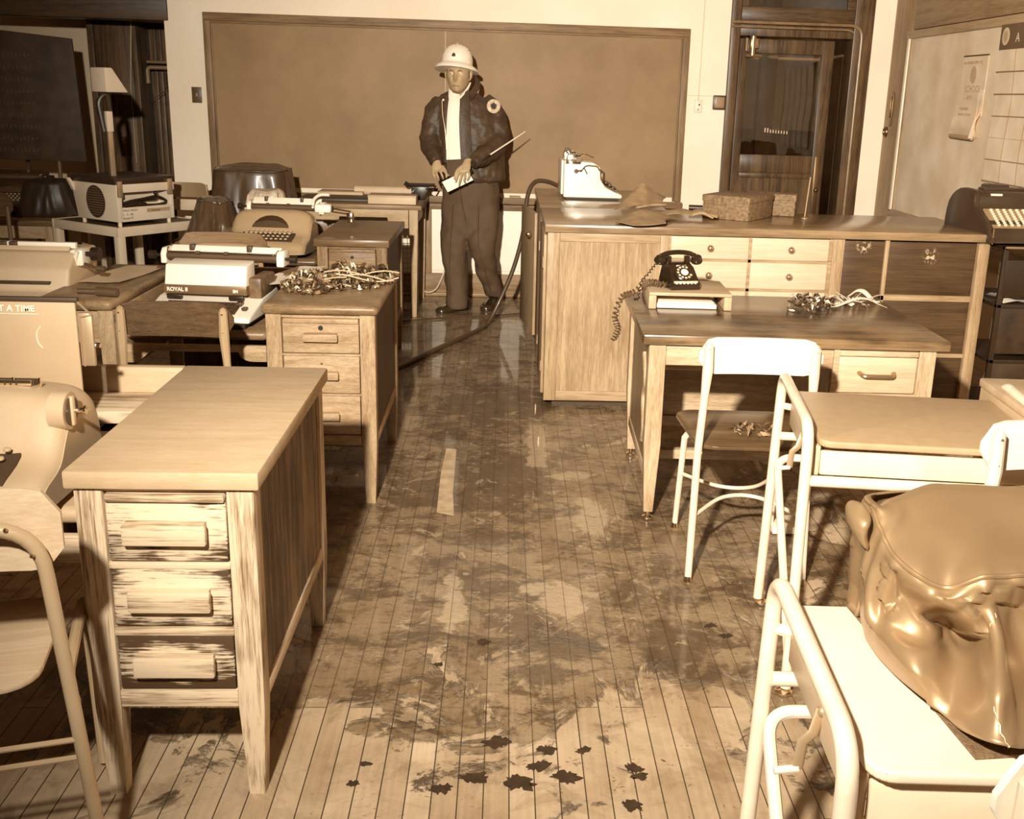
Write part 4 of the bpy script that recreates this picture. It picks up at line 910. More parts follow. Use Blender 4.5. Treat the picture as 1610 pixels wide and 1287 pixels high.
gl = thing('leather_gauntlet', 'stiff leather gauntlet with its cuff standing up like a tent on the counter', 'glove', (.75, 5.35, .918))
_g0 = Vector((.75, 5.35, .918)); ga = lambda *q: at(*q)-_g0
drape('cuff', [[ga(963, 333, 5.25), ga(966, 331, 5.27), ga(969, 329, 5.30)], [ga(985, 326, 5.25), ga(989, 310, 5.35), ga(996, 301, 5.42)], [ga(1005, 323, 5.28), ga(1008, 304, 5.38), ga(1011, 289, 5.45)], [ga(1022, 321, 5.30), ga(1025, 308, 5.40), ga(1027, 300, 5.48)], [ga(1042, 318, 5.35), ga(1044, 314, 5.40), ga(1046, 311, 5.50)]], lea, gl, amp=.006)
MB().tube(spline([ga(1000, 326, 5.28), ga(1025, 322, 5.30), ga(1048, 322, 5.32)]), [.016]*6+[.020]*6+[.010], 10, flat=.5).build('thumb', lea, gl)
gg = thing('leather_glove', 'limp leather glove with loose fingers lying beside the gauntlet', 'glove', (.90, 5.22, .918))
drape('palm', [[(-.13, -.05, .01), (-.05, -.08, .03), (.03, -.07, .02)], [(-.10, .02, .03), (-.02, .0, .05), (.06, -.02, .04)], [(-.04, .09, .02), (.03, .07, .04), (.09, .04, .02)]], lea, gg, amp=.012, seed=3)
for k, (dx, dy) in enumerate(((.14, -.09), (.17, -.05), (.18, .0), (.15, .05))):
    MB().tube(spline([(.04, -.04+k*.02, .025), (.09, dy*.8, .04), (dx, dy, .018)]), [.014]*9+[.012, .011, .010, .007], 10, flat=.7).build('finger', lea, gg)
fp = drape('leather_flap', [[(.54, 4.86, .936), (.60, 4.825, .928), (.68, 4.825, .928), (.76, 4.86, .936)], [(.53, 4.95, .925), (.60, 4.95, .95), (.68, 4.95, .952), (.77, 4.95, .94)], [(.58, 5.07, .93), (.64, 5.06, .97), (.72, 5.06, .97), (.81, 5.05, .94)], [(.62, 5.15, .92), (.68, 5.15, .94), (.78, 5.15, .95), (.86, 5.14, .92)]], lea, amp=.004)
tag(fp, 'rounded leather flap curling over the front edge of the counter', 'leather flap')
t = MB().tube([(1.00, 5.62, .936), (1.13, 5.60, .936)], .016, 14).tube([(1.13, 5.6, .936), (1.145, 5.598, .936)], .021, 14).build('flashlight', mat('torch_black', .03, .35))
tag(t, 'short dark cylinder lying beside the gloves under the end of the chalkboard', 'flashlight')
# ------------------------------------------------------------------ telephone and its shelf
sh = thing('desk_shelf', 'low open wooden shelf under the black telephone', 'shelf', (.565, 3.925, .711), math.radians(-2))
so = wood('shelf_oak', .34, .5, 'X', .45)
MB().box(0, .325, 0, .30, .052, .066, .004).build('shelf_top', so, sh)
for xx in (0, .295): MB().box(xx, xx+.03, 0, .30, 0, .052, .003).build('shelf_side', so, sh)
MB().box(.03, .295, .285, .30, 0, .052).build('shelf_back', mat('shelf_dark', .06, .7), sh)
MB().box(.035, .27, .02, .25, .001, .018, .002).box(.04, .26, .03, .25, .019, .026, .002).build('paper_pad', paper, sh)
ph = thing('telephone', 'black rotary desk telephone with a row of pale push keys', 'telephone', (.715, 3.99, .778), math.radians(12)); ph.scale = (.80, .80, .80)
bk = mat('bakelite', .02, .12, noise_amt=.1, coat=.6)
MB().rings([[(sx*(.075-.0*k), y, z) for sx, y, z in r] for k, r in enumerate([
    [(-1, -.01, 0), (1, -.01, 0), (1, .17, 0), (-1, .17, 0)], [(-1, -.012, .028), (1, -.012, .028), (1, .17, .03), (-1, .17, .03)],
    [(-.93, .0, .045), (.93, .0, .045), (.96, .17, .05), (-.96, .17, .05)], [(-.85, .06, .10), (.85, .06, .10), (.85, .165, .105), (-.85, .165, .105)], [(-.72, .085, .118), (.72, .085, .118), (.72, .155, .12), (-.72, .155, .12)]])]).build('housing', bk, ph)
Md = T(0, .022, .078, rx=math.radians(43))
MB().lathe([(.047, 0), (.049, .003), (.044, .007), (.015, .008)], 32, M=Md).build('dial', mat('dial_black', .025, .25), ph)
MB().lathe([(.019, .007), (.019, .010), (.014, .0105)], 20, M=Md).build('dial_card', paper, ph)
m = MB()
for k in range(10):
    a = math.radians(60+k*30); m.lathe([(.0065, .0075), (.0065, .0082)], 10, M=Md @ T(math.cos(a)*.034, math.sin(a)*.034, 0))
m.build('finger_holes', mat('number_white', .6, .5), ph)
m = MB().box(-.062, .062, -.0135, -.0, .034, .044, .001); m.build('line_key_strip', mat('strip_cream', .6, .4), ph)
for k in range(6): MB().box(-.055+k*.0195, -.044+k*.0195, -.018, -.008, .030, .038, .002).build('line_key', mat('clear_key', .85, .2), ph)
MB().box(-.025, .025, .077, .082, .104, .111).build('number_card', paper, ph, M=T(0, -.012, .0))
hs = MB().tube(spline([(-.095, .12, .145), (-.06, .12, .162), (0, .12, .168), (.06, .12, .162), (.095, .12, .145)]), [.014]*3+[.012]*19+[.014]*3, 14).build('handset', bk, ph)
for s in (-1, 1):
    MB().lathe([(.012, .035), (.024, .028), (.031, .010), (.031, .0), (.026, -.006), (.006, -.008)], 20, M=T(s*.098, .112, .122, rx=math.radians(18), ry=math.radians(-s*8))).build('ear_cap' if s < 0 else 'mouth_cap', bk, hs)
    MB().box(s*.05-.012, s*.05+.012, .10, .14, .112, .15, .005).build('cradle', bk, ph)
def coil(path, r, turns, thick, name, m, parent=None):
    pts = spline(path, 24); n = len(pts); out = []
    for i, p in enumerate(pts):
        t = (pts[min(i+1, n-1)]-pts[max(i-1, 0)]).normalized(); u = t.cross(Vector((.3, .9, .2))).normalized(); w = t.cross(u); a = turns*2*PI*i/n
        out.append(p+u*math.cos(a)*r+w*math.sin(a)*r)
    return MB().tube(out, thick, 5).build(name, m, parent)
cb_ = coil([(.632, 4.06, .885), (.60, 4.06, .86), (.575, 4.04, .83), (.54, 4.0, .80), (.530, 3.97, .745), (.515, 3.99, .735)], .004, 14, .0022, 'coiled_cord', bk)
tag(cb_, 'thin coiled black handset cord dropping from the telephone to the desk', 'cord')
c2 = coil([(.70, 4.02, .789), (.62, 4.02, .792), (.58, 4.02, .80), (.52, 4.06, .75), (.478, 4.10, .72), (.455, 4.1, .64), (.470, 4.1, .59), (.452, 4.1, .54)], .011, 30, .0035, 'coiled_cord', mat('cord_mid', .10, .4))
tag(c2, 'thick coiled telephone cord hanging over the left edge of the teacher desk', 'cord')
# ------------------------------------------------------------------ overhead projector on its table
pt = thing('projector_table', 'pale metal table with a dark top under the overhead projector', 'table', (-2.32, 6.31, 0), math.radians(55))
pm = mat('table_cream', .66, .45, noise_amt=.05)
MB().box(.01, .61, .01, .66, .642, .655, .002).build('table_top', mat('top_dark', .06, .5), pt)
MB().box(0, .62, 0, .02, .60, .658, .004).box(0, .62, .65, .67, .60, .658, .004).box(0, .02, .02, .65, .60, .658, .004).box(.60, .62, .02, .65, .60, .658, .004).build('rim', pm, pt)
for xx in (.025, .595):
    for yy in (.025, .645): MB().box(xx-.025, xx+.025, yy-.025, yy+.025, 0, .605, .006).build('leg', pm, pt)
oh = thing('overhead_projector', 'cream overhead projector with an oval vent and a raised mirror head', 'projector', (-2.318, 6.335, .657), math.radians(55))
oc = mat('proj_cream', .72, .45, noise_amt=.05)
PW, PD, PH = .40, .40, .255
MB().hexa([(0, 0, .03), (.028, 0, .03), (.028, PD, .03), (0, PD, .03)], [(-.012, -.012, PH), (.028, -.012, PH), (.028, PD+.03, PH), (-.012, PD+.03, PH)], .003).build('side_shell', oc, oh)
MB().box(PW-.03, PW, 0, PD, .03, PH-.01, .004).build('side_shell', oc, oh)
MB().box(.02, PW-.02, .0, .012, .03, .115, .003).build('front_lower', oc, oh)
MB().box(.0, PW, -.012, .012, PH-.05, PH, .004).build('front_upper', oc, oh)
MB().box(.02, PW-.02, .10, .11, .03, PH-.05).box(.02, PW-.02, .012, .11, .035, .045).box(.0, PW, PD-.02, PD, .03, PH-.01).build('inner_tray', oc, oh)
MB().box(-.018, PW+.01, -.01, PD+.02, PH-.002, PH+.038, .005).build('stage', mat('stage_black', .03, .4), oh)
m = MB().lathe([(.095, 0), (.095, .004), (.088, .006)], 40, M=T(-.006, PD*.5, .145, ry=-PI/2), sx=1.05, sy=.95); m.build('vent_grille', mat('vent_dark', .035, .6), oh)
for k in range(12):
    z = .065+k*.0145; hw = .082*math.sqrt(max(0, 1-((z-.145)/.09)**2)); MB().tube([(-.012, PD*.5-hw, z), (-.012, PD*.5+hw, z)], .0018, 5).build('vent_slat', mat('vent_slat', .2, .5), oh)
for p in ((.015, -.012), (PW-.03, -.012)): MB().box(p[0]-.02, p[0]+.012, p[1]-.012, p[1]+.01, PH-.075, PH+.02, .004).build('latch', mat('latch_metal', .5, .35, .6), oh)
MB().prism([(-.012, PH-.06), (-.045, PH+.015), (-.035, PH+.02), (.02, PH-.05)], PD+.0, PD+.03, 'Y', .003).build('latch_flap', oc, oh)
MB().tube(spline([(.03, .06, .12), (.11, .04, .145), (.2, .035, .155), (.30, .03, .165), (.37, .03, .13), (.30, .03, .115), (.18, .03, .12)]), .009, 8).tube(spline([(.08, .05, .12), (.16, .03, .13), (.22, .05, .15), (.29, .03, .155), (.285, .02, .185)]), .010, 8).ball((.285, .02, .19), .014, 2).box(.16, .22, .02, .05, .115, .135, .006).build('power_cord', black, oh)
for tx, s, zz in (('DALE HIGH', .020, .092), ('5 - 2 - 66', .019, .068), ('Room 9', .021, .045)):
    lettering(tx, s, mat('ink', .05, .6), oh, (.03, -.0008, zz), (PI/2, 0, 0))
MB().box(.20, .365, -.0015, .002, .078, .100).build('name_plate', mat('plate_grey', .35, .4), oh)
lettering('Model 3000', .012, mat('ink', .05, .6), oh, (.235, -.002, .083), (PI/2, 0, 0))
for p in ((.02, .02), (PW-.03, .02), (.02, PD-.03), (PW-.03, PD-.03)): MB().tube([(p[0], p[1], 0), (p[0], p[1], .032)], .012, 10).build('foot', oc, oh)
px_, py_ = .10, .16
MB().box(px_-.016, px_+.016, py_-.008, py_+.008, PH+.03, PH+.40, .003).build('post', mat('post_metal', .5, .35, .5), oh)
MB().box(px_-.020, px_+.020, py_-.014, py_+.014, PH+.30, PH+.42, .004).build('focus_sleeve', oc, oh)
MB().tube([(px_-.03, py_, PH+.03), (px_-.03, py_, PH+.30)], .005, 6).tube(rounded([(px_-.03, py_+.01, PH+.30), (px_-.05, py_+.02, PH+.48), (px_, py_, PH+.53), (px_+.01, py_, PH+.42)], .05), .016, 10).build('arm', mat('stage_black', .03, .4), oh)
MB().hexa([(px_-.05, py_-.07, PH+.53), (px_+.10, py_-.07, PH+.53), (px_+.10, py_+.07, PH+.53), (px_-.05, py_+.07, PH+.53)], [(px_-.05, py_-.07, PH+.67), (px_+.0, py_-.07, PH+.67), (px_+.0, py_+.07, PH+.67), (px_-.05, py_+.07, PH+.67)], .006).build('mirror_head', oc, oh)
# ------------------------------------------------------------------ dust covers
def cover(name, label, loc, rz, W_, D_, H_, m, seed=0, fold=.02, top=.75, flare=1.08, parts=True, cat='dust cover', nv=30, nu=96, slope=.0):
    """loose vinyl cover over a typewriter: rounded-box drape with pleats that deepen towards the hem"""
    t = thing(name, label, cat, (loc[0], loc[1], loc[2]), rz)
    def f(u, v):
        a = 2*PI*u; c, s = math.cos(a), math.sin(a)
        n = 5.0; r = (abs(c)**n+abs(s)**n)**(-1/n); x, y = c*r, s*r
        if v < .62: k = v/.62; sc = flare+(top-flare)*k**.8; z = H_*(k*.93)
        else: k = (v-.62)/.38; sc = top*(1-k)**.85; z = H_*(.93+.07*math.sin(min(1, k*2)*PI/2))
        px, py = x*sc*W_/2, y*sc*D_/2
        z -= slope*max(0, -y)*min(1, max(0, (v-.45)*4))*H_
        hem = max(0, 1-v/.62)
        ridge = 1-abs(noise.noise(Vector((c*2.4+seed, s*2.4, v*.7))))*2
        ridge2 = 1-abs(noise.noise(Vector((c*5+seed, s*5+3, v*2.2))))*2
        d = fold*(ridge*1.0+ridge2*.5)*(.35+.65*hem); rr = math.hypot(px, py)+1e-6
        q = max(.1, min(1, rr/(W_*.3)))
        z += noise.noise(Vector((px*12+seed, py*12, 1)))*fold*.45*(1 if v > .3 else .2)+(fold*.8*noise.noise(Vector((c*3, s*3, seed))) if v < .05 else 0)
        return Vector((px*(1+d/rr*q), py*(1+d/rr*q), max(.004, z)))
    mb = MB(); b = bmesh.new(); V = [[b.verts.new(f(i/nu, j/nv)) for i in range(nu)] for j in range(nv)]
    for j in range(nv-1):
        for i in range(nu): b.faces.new((V[j][i], V[j][(i+1) % nu], V[j+1][(i+1) % nu], V[j+1][i]))
    b.faces.new(V[-1]); mb._take(b); mb.build('cover', m, t, ang=70)
    j = int(.62*nv)
    loop = [f(i/nu, .62)*1.004 for i in range(0, nu)]
    if parts: MB().tube(loop, .0035, 6, closed=True).build('piping', m, t)
    return t
vin_dark = mat('vinyl_dark', .05, .4, noise_amt=.2, coat=.2)
cover('dust_cover', 'wide dark vinyl dust cover in front of the left end of the chalkboard', (-1.65, 6.92, .60), 0, .50, .44, .41, vin_dark, seed=2, fold=.026, top=.90, flare=1.03)
cover('dust_cover', 'smaller dark dust cover bunched behind the polished typewriter', (-1.76, 6.38, .60), .2, .26, .40, .25, mat('vinyl_brown', .07, .35, coat=.3), seed=5, fold=.035, top=.62, flare=1.15)
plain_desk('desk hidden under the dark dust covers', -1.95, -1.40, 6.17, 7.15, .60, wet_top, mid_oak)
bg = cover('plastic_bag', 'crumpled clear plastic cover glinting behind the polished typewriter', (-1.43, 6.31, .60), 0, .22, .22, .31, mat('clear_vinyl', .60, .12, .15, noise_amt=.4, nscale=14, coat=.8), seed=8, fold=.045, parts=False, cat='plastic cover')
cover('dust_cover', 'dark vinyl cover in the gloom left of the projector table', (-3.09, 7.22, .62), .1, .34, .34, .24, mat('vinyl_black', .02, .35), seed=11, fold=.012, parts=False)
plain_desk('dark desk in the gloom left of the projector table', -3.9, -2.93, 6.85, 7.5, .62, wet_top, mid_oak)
# big vinyl cover in the foreground, draped over a typewriter on the nearest typing table
vinyl = mat('vinyl_tan', .27, .42, .42, noise_amt=.12, nscale=4, coat=.22, bump=.02, bscale=25)
fc = thing('vinyl_cover', 'large crumpled glossy vinyl typewriter cover, closest thing to the lens at the right', 'dust cover', (0, 0, 0))
def atz(x, y, z):
    d = _R*((x-CX)/F)-_U*((y-CY)/F)+_d; return Vector((0, 0, EYE))+d*((z-EYE)/d.z)
CT = [
 [(1385,798,.915),(1400,790,.925),(1425,782,.93),(1465,769,.935),(1500,770,.935),(1545,772,.935),(1610,776,.935),(1720,784,.935)],
 [(1379,797,.925),(1408,808,.92),(1432,820,.912),(1465,838,.908),(1502,852,.905),(1545,848,.91),(1610,845,.91),(1720,850,.91)],
 [(1374,803,.915),(1387,838,.90),(1404,872,.885),(1440,904,.875),(1487,925,.862),(1541,909,.888),(1610,906,.89),(1720,905,.89)],
 [(1362,828,.885),(1372,880,.855),(1398,912,.845),(1436,945,.825),(1482,948,.845),(1551,958,.845),(1612,955,.84),(1720,960,.84)],
 [(1356,868,.83),(1364,925,.81),(1394,965,.79),(1445,1003,.775),(1500,985,.765),(1563,1008,.815),(1622,1020,.785),(1730,1020,.80)],
 [(1352,910,.78),(1362,970,.765),(1392,1015,.755),(1440,1052,.76),(1508,1052,.75),(1568,1082,.79),(1632,1088,.75),(1735,1090,.77)],
 [(1351,952,.725),(1363,1005,.712),(1400,1052,.708),(1450,1095,.72),(1502,1140,.708),(1567,1170,.735),(1640,1182,.715),(1740,1180,.72)]]
G0 = [[atz(*p) for p in r] for r in CT]
G0 = [[r[0]+Vector((.30, .12, -.01)), r[0]+Vector((.03, .07, -.005))]+r for r in G0]
back = [p+Vector((0, .03, -.03)) for p in G0[0]]; back2 = [Vector((p.x, p.y+.05, .71)) for p in G0[0]]
G0 = [back2, back]+G0
RW = [spline(r, 14) for r in G0]; CL = [spline(c, 14) for c in zip(*RW)]      # CL[u][v]
nu_, nv_ = len(CL), len(CL[0])
def ridged(q, k): return (1-min(1, abs(noise.noise(q))*k))**2
def vin(i, j):
    p = CL[i][j]; a = CL[min(i+1, nu_-1)][j]-CL[max(i-1, 0)][j]; b_ = CL[i][min(j+1, nv_-1)]-CL[i][max(j-1, 0)]
    n_ = a.cross(b_); n_ = n_.normalized() if n_.length > 1e-9 else Vector((0, 0, 1))
    if n_.z < 0 or (abs(n_.z) < .05 and n_.y > 0): n_ = -n_
    u, v = i/14.0, j/14.0; front = min(1, max(0, (v-3.7)/.8)); top = 1-front
    wl_ = min(1, max(.25, (p.x-.56)*12))
    d = wl_*front*(.012*ridged(Vector((p.x*7+p.z*5, p.z*4-p.x*5, p.y*2)), 2.6)+.006*ridged(Vector((p.x*15-p.z*9, p.z*8+p.x*6, 5)), 2.2)-.005)+top*.0022*noise.noise(p*16)
    for cu, cv, du, dv, h_ in ((6.4, 5.6, .35, .9, -.008), (7.1, 5.6, .16, 1.3, .010), (5.0, 6.6, .9, .22, .007), (3.3, 5.6, .18, 1.4, .008), (2.7, 6.0, .12, 1.5, .006), (8.4, 5.6, .2, .9, .012), (4.2, 5.2, .22, 1.0, .010), (3.7, 5.8, .25, .9, -.007), (5.3, 5.9, .25, .8, .008), (7.8, 5.2, .25, .9, -.010)):
        d += h_*math.exp(-((u-cu)/du)**2-((v-cv)/dv)**2)
    q = p+n_*d; q.z = max(.706, q.z); return q
b = bmesh.new(); V = [[b.verts.new(vin(i, j)) for j in range(nv_)] for i in range(nu_)]
for i in range(nu_-1):
    for j in range(nv_-1): b.faces.new((V[i][j], V[i+1][j], V[i+1][j+1], V[i][j+1]))
bmesh.ops.recalc_face_normals(b, faces=b.faces)
vo_ = MB()._take(b).build('cover', vinyl, fc, ang=75)
sm2 = vo_.modifiers.new('shell', 'SOLIDIFY'); sm2.thickness = .0022; sm2.offset = -1
MB().tube([vin(i, 56)+Vector((-.001, -.002, .002)) for i in range(26, nu_)], .0038, 8).build('piping', vinyl, fc)
MB().tube([vin(int(98+4*math.sin(k*.12)), k)+Vector((0, -.0005, .0)) for k in range(66, nv_)], .0022, 8).build('seam_fold', vinyl, fc)
lb = [atz(1358, 800, .925), atz(1350, 806, .915), atz(1347, 822, .90), atz(1352, 840, .885), atz(1362, 858, .87)]
MB().rings([[c+Vector((math.cos(a)*r, math.sin(a)*.045*min(1, r*60), math.sin(a)*.004)) for a in [2*PI*q/16 for q in range(16)]] for c, r in zip(spline(lb, 4), [.003, .008, .011, .013, .014, .0145, .014, .0135, .013, .012, .011, .010, .009, .008, .007, .005, .003])]).build('loose_corner', vinyl, fc, ang=80)
p0 = atz(1478, 1115, .7035); p1 = atz(1536, 1192, .7035)
pd = MB().box(0, .40, 0, .42, .7005, .7055, .002).build('typewriter_pad', mat('felt_pad', .13, .9, noise_amt=.3, nscale=120, bump=.6, bscale=300)); pd.location = (p1.x-.002, p1.y+.0, 0); pd.rotation_euler = (0, 0, math.radians(5))
tag(pd, 'dark ribbed pad peeping out under the big vinyl cover', 'pad')
# ------------------------------------------------------------------ plant remains
def litter(name, label, spots, mats, seed, cat, h0, group=None, kind='stuff'):
    """wilted leaves, petals and stems: bent blades scattered over a patch"""
    rnd = random.Random(seed); root = thing(name, label, cat, (0, 0, 0), 0, group)
    meshes = [MB() for _ in mats]
    for (cx, cy, rx, ry, n, hh, wts) in spots:
        for _ in range(n):
            a = rnd.uniform(0, 2*PI); r = math.sqrt(rnd.random()); x, y = cx+math.cos(a)*r*rx, cy+math.sin(a)*r*ry
            L_ = rnd.uniform(.014, .045); w = rnd.uniform(.0025, .0075); d = rnd.uniform(0, 2*PI); z = h0+rnd.random()*hh*(1-r*r)+.004; cu = rnd.uniform(-.3, 1.2)*L_*.5; tw_ = rnd.uniform(-1, 1)
            mb = meshes[rnd.choices(range(len(mats)), wts)[0]]
            def f(u, v, x=x, y=y, L_=L_, w=w, d=d, z=z, cu=cu, tw_=tw_):
                s = (u-.5)*L_; ww = w*math.sin(PI*min(.97, max(.06, u)))*(v-.5)*2; zz = z+cu*math.sin(PI*u)+ww*math.sin(tw_+u*2)
                return Vector((x+math.cos(d)*s-math.sin(d)*ww, y+math.sin(d)*s+math.cos(d)*ww, max(h0+.001, zz)))
            mb.grid(f, 5, 2)
    for k, (mb, (nm, m)) in enumerate(zip(meshes, mats)):
        o = mb.build(nm, m, root, ang=180); o['kind'] = 'stuff'
    return root
lf_d = mat('leaf_dark', .05, .35, noise_amt=.4, nscale=40, coat=.3); lf_m = mat('leaf_mid', .26, .4, noise_amt=.4, nscale=40, coat=.3); lf_w = mat('petal_pale', .80, .5, noise_amt=.1)
litter('plant_debris', 'heap of wet wilted leaves and stems on the second desk', [(-.74, 4.02, .12, .24, 520, .035, (4, 6, .7)), (-.60, 4.10, .16, .20, 520, .03, (5, 5, 1)), (-.66, 4.22, .05, .07, 150, .07, (2, 5, 2)), (-.52, 4.22, .07, .10, 240, .035, (7, 3, .6))], [('dark_leaves', lf_d), ('grey_leaves', lf_m), ('pale_petals', lf_w)], 3, 'plant debris', .762)
litter('plant_debris', 'dark limp leaves beside white petals on the teacher desk', [(1.25, 4.06, .09, .14, 130, .04, (8, 2, .3)), (1.20, 3.98, .10, .08, 40, .01, (5, 3, 1)), (1.42, 4.10, .10, .08, 30, .03, (1, 2, 6))], [('dark_leaves', lf_d), ('grey_leaves', lf_m), ('pale_petals', lf_w)], 5, 'plant debris', .712)
litter('plant_debris', 'a few curled wet leaves lying on the soaked chair seat', [(.84, 3.17, .09, .05, 26, .02, (2, 6, 0.3)), (.80, 3.20, .05, .04, 10, .02, (2, 6, 0.3))], [('dark_leaves', lf_d), ('grey_leaves', lf_m), ('pale_petals', lf_w)], 6, 'plant debris', .454)
# long white petals / lily leaves
for k, (x, y, a, L_) in enumerate(((1.34, 4.12, .1, .16), (1.40, 4.10, .5, .18), (1.45, 4.06, -.3, .20), (1.36, 4.04, -.1, .22), (1.42, 4.02, .05, .26), (1.48, 4.12, -.6, .14), (1.30, 4.10, 1.0, .10))):
    pts = [Vector((x+math.cos(a)*L_*(q/6-.5), y+math.sin(a)*L_*(q/6-.5)+.01*math.sin(q), .722+.02*math.sin(q*1.1+k)+.012*(k % 3))) for q in range(7)]
    o = MB().tube(spline(pts, 3), [.004+.010*math.sin(PI*min(1, (i+1)/18)) for i in range(19)], 8, flat=.25).build('white_petal', lf_w)
    tag(o, 'long white petal in the heap of wilted leaves on the teacher desk', 'petal', 'white petals on the teacher desk')
rn = random.Random(4)
for k in range(9):
    x, y = -.66+rn.uniform(-.1, .15), 4.05+rn.uniform(-.08, .08); a = rn.uniform(-.3, .4)
    pts = [Vector((x+math.cos(a)*.22*(q/4-.5), y+math.sin(a)*.22*(q/4-.5), .775+.015*math.sin(q+k)+.003*k)) for q in range(5)]
    tag(MB().tube(spline(pts, 3), .0028, 6).build('plant_stem', mat('stem_pale', .5, .5)), 'pale cut stem in the leaf heap on the second desk', 'stem', 'pale stems on the second desk')
rn = random.Random(12)
sp = [(-.05, 2.02, .05), (.05, 2.0, .06), (.10, 2.06, .04), (.16, 2.02, .05), (.32, 2.05, .035), (.33, 2.02, .03), (-.16, 2.5, .02), (-.32, 2.0, .022), (-.30, 2.07, .02), (.0, 2.15, .05), (.12, 2.12, .035), (-.12, 1.98, .04), (.63, 2.72, .03), (.66, 2.66, .03), (.21, 2.12, .03), (-.04, 2.62, .03), (.30, 1.92, .04)]
m_sc = mat('scrap_dark', .03, .5, noise_amt=.3, nscale=50)
for k, (x, y, r) in enumerate(sp):
    n = 26; r *= .8; ro = rn.uniform(-.5, .5); P = [(x+math.cos(2*PI*i/n+ro)*r*rn.uniform(.45, 1), y+math.sin(2*PI*i/n)*r*rn.uniform(.25, .75)) for i in range(n)]
    lb_ = {6: 'small wet scrap alone left of the aisle middle, above the scattered cluster', 7: 'leftmost small wet scrap of the cluster near the bottom edge', 8: 'small wet scrap just above the leftmost one near the bottom edge', 12: 'left one of two small wet scraps near the feet of the pale chair', 13: 'right one of two small wet scraps near the feet of the pale chair', 15: 'small round wet scrap alone in the middle of the aisle', 16: 'wet scrap nearest the bottom picture edge, right of the cluster', 4: 'wet scrap at the right end of the cluster, upper of a touching pair', 5: 'wet scrap at the right end of the cluster, lower of a touching pair', 11: 'leftmost of the large wet scraps, left of the cluster'}.get(k)
    tag(MB().prism(P, .0008, .0035, 'Z').build('leaf_scrap', m_sc), lb_ or 'flat ragged wet scrap in the middle of the cluster on the front floorboards', 'scrap', 'wet scraps on the floor')
o = MB().prism([(-.235, 3.56), (-.17, 3.53), (-.185, 3.75), (-.19, 4.0), (-.195, 4.26), (-.24, 4.27), (-.245, 3.95)], .001, .003, 'Z').build('paper_strip', mat('strip_paper', .42, .7, noise_amt=.25, nscale=20))
tag(o, 'pale narrow strip lying along the wet floor of the aisle', 'strip')
# sheets of paper
sheet('typing_paper', 'white sheet lying between the boxy typewriter and the wet plant heap', [(-.97, 3.98, .765), (-.86, 3.98, .765), (-.76, 4.42, .765), (-.88, 4.42, .765)])
sheet('typing_paper', 'pale sheet on the far desk corner beside the grey typewriter knob', [(-1.62, 3.95, .764), (-1.46, 3.95, .764), (-1.40, 4.35, .764), (-1.57, 4.35, .764)], mat('paper_grey', .5, .7))
sheet('typing_paper', 'white papers on the left end of the work table', [(-1.38, 7.0, .768), (-1.24, 7.0, .768), (-1.26, 7.25, .768), (-1.42, 7.25, .768)])
# things on the work table
t = thing('card_tray', 'long pale shallow tray on the front right of the work table', 'tray', (-.92, 7.02, .767)); MB().box(0, .32, 0, .18, 0, .055, .003).build('tray_body', mat('tray_pale', .5, .6), t); MB().box(-.002, .322, -.002, .182, .045, .057, .002).build('tray_rim', mat('tray_rim', .42, .6), t)
t = thing('paper_roll', 'long pale roll of paper lying at the back of the work table', 'paper roll', (-.90, 7.62, .80)); MB().tube([(-.19, 0, 0), (.22, 0, 0)], .033, 18).build('roll', mat('roll_paper', .52, .7), t); MB().tube([(.22, 0, 0), (.225, 0, 0)], .012, 10).build('core', black, t)
tag(MB().box(-1.34, -1.02, 7.50, 7.70, .767, .795, .003).build('ledger_book', mat('ledger', .45, .6)), 'flat pale ledger left of the paper roll on the work table', 'book')
tag(MB().box(-1.40, -.93, 7.10, 7.40, .767, .785, .003).build('dark_folder', mat('folder_dark', .035, .5)), 'flat dark folder in the middle of the work table', 'folder')
t = thing('tape_dispenser', 'black spidery punch machine on the right rear corner of the work table', 'punch', (-.62, 7.42, .766))
MB().tube([(-.08, 0, .10), (.12, 0, .10)], .012, 8).tube([(-.085, 0, .09), (-.07, 0, .115)], .018, 8).build('arm', black, t); MB().prism([(-.03, 0), (.05, 0), (.08, .09), (-.05, .09)], -.03, .03, 'Y', .005).box(-.02, .0, -.045, .045, 0, .02).build('frame', black, t); MB().tube(spline([(-.03, -.04, .0), (-.035, -.05, .05), (0, -.04, .08)]), .006, 6).tube(spline([(.06, -.04, .08), (.10, -.04, .06), (.13, -.03, .10)]), .006, 6).build('lever', black, t)
# items along the chalk tray
tag(MB().box(.03, .11, YB-.09, YB-.03, .745+.005, .775, .004).build('eraser', mat('eraser_grey', .3, .8)), 'felt eraser on the chalk tray right of the man', 'eraser')
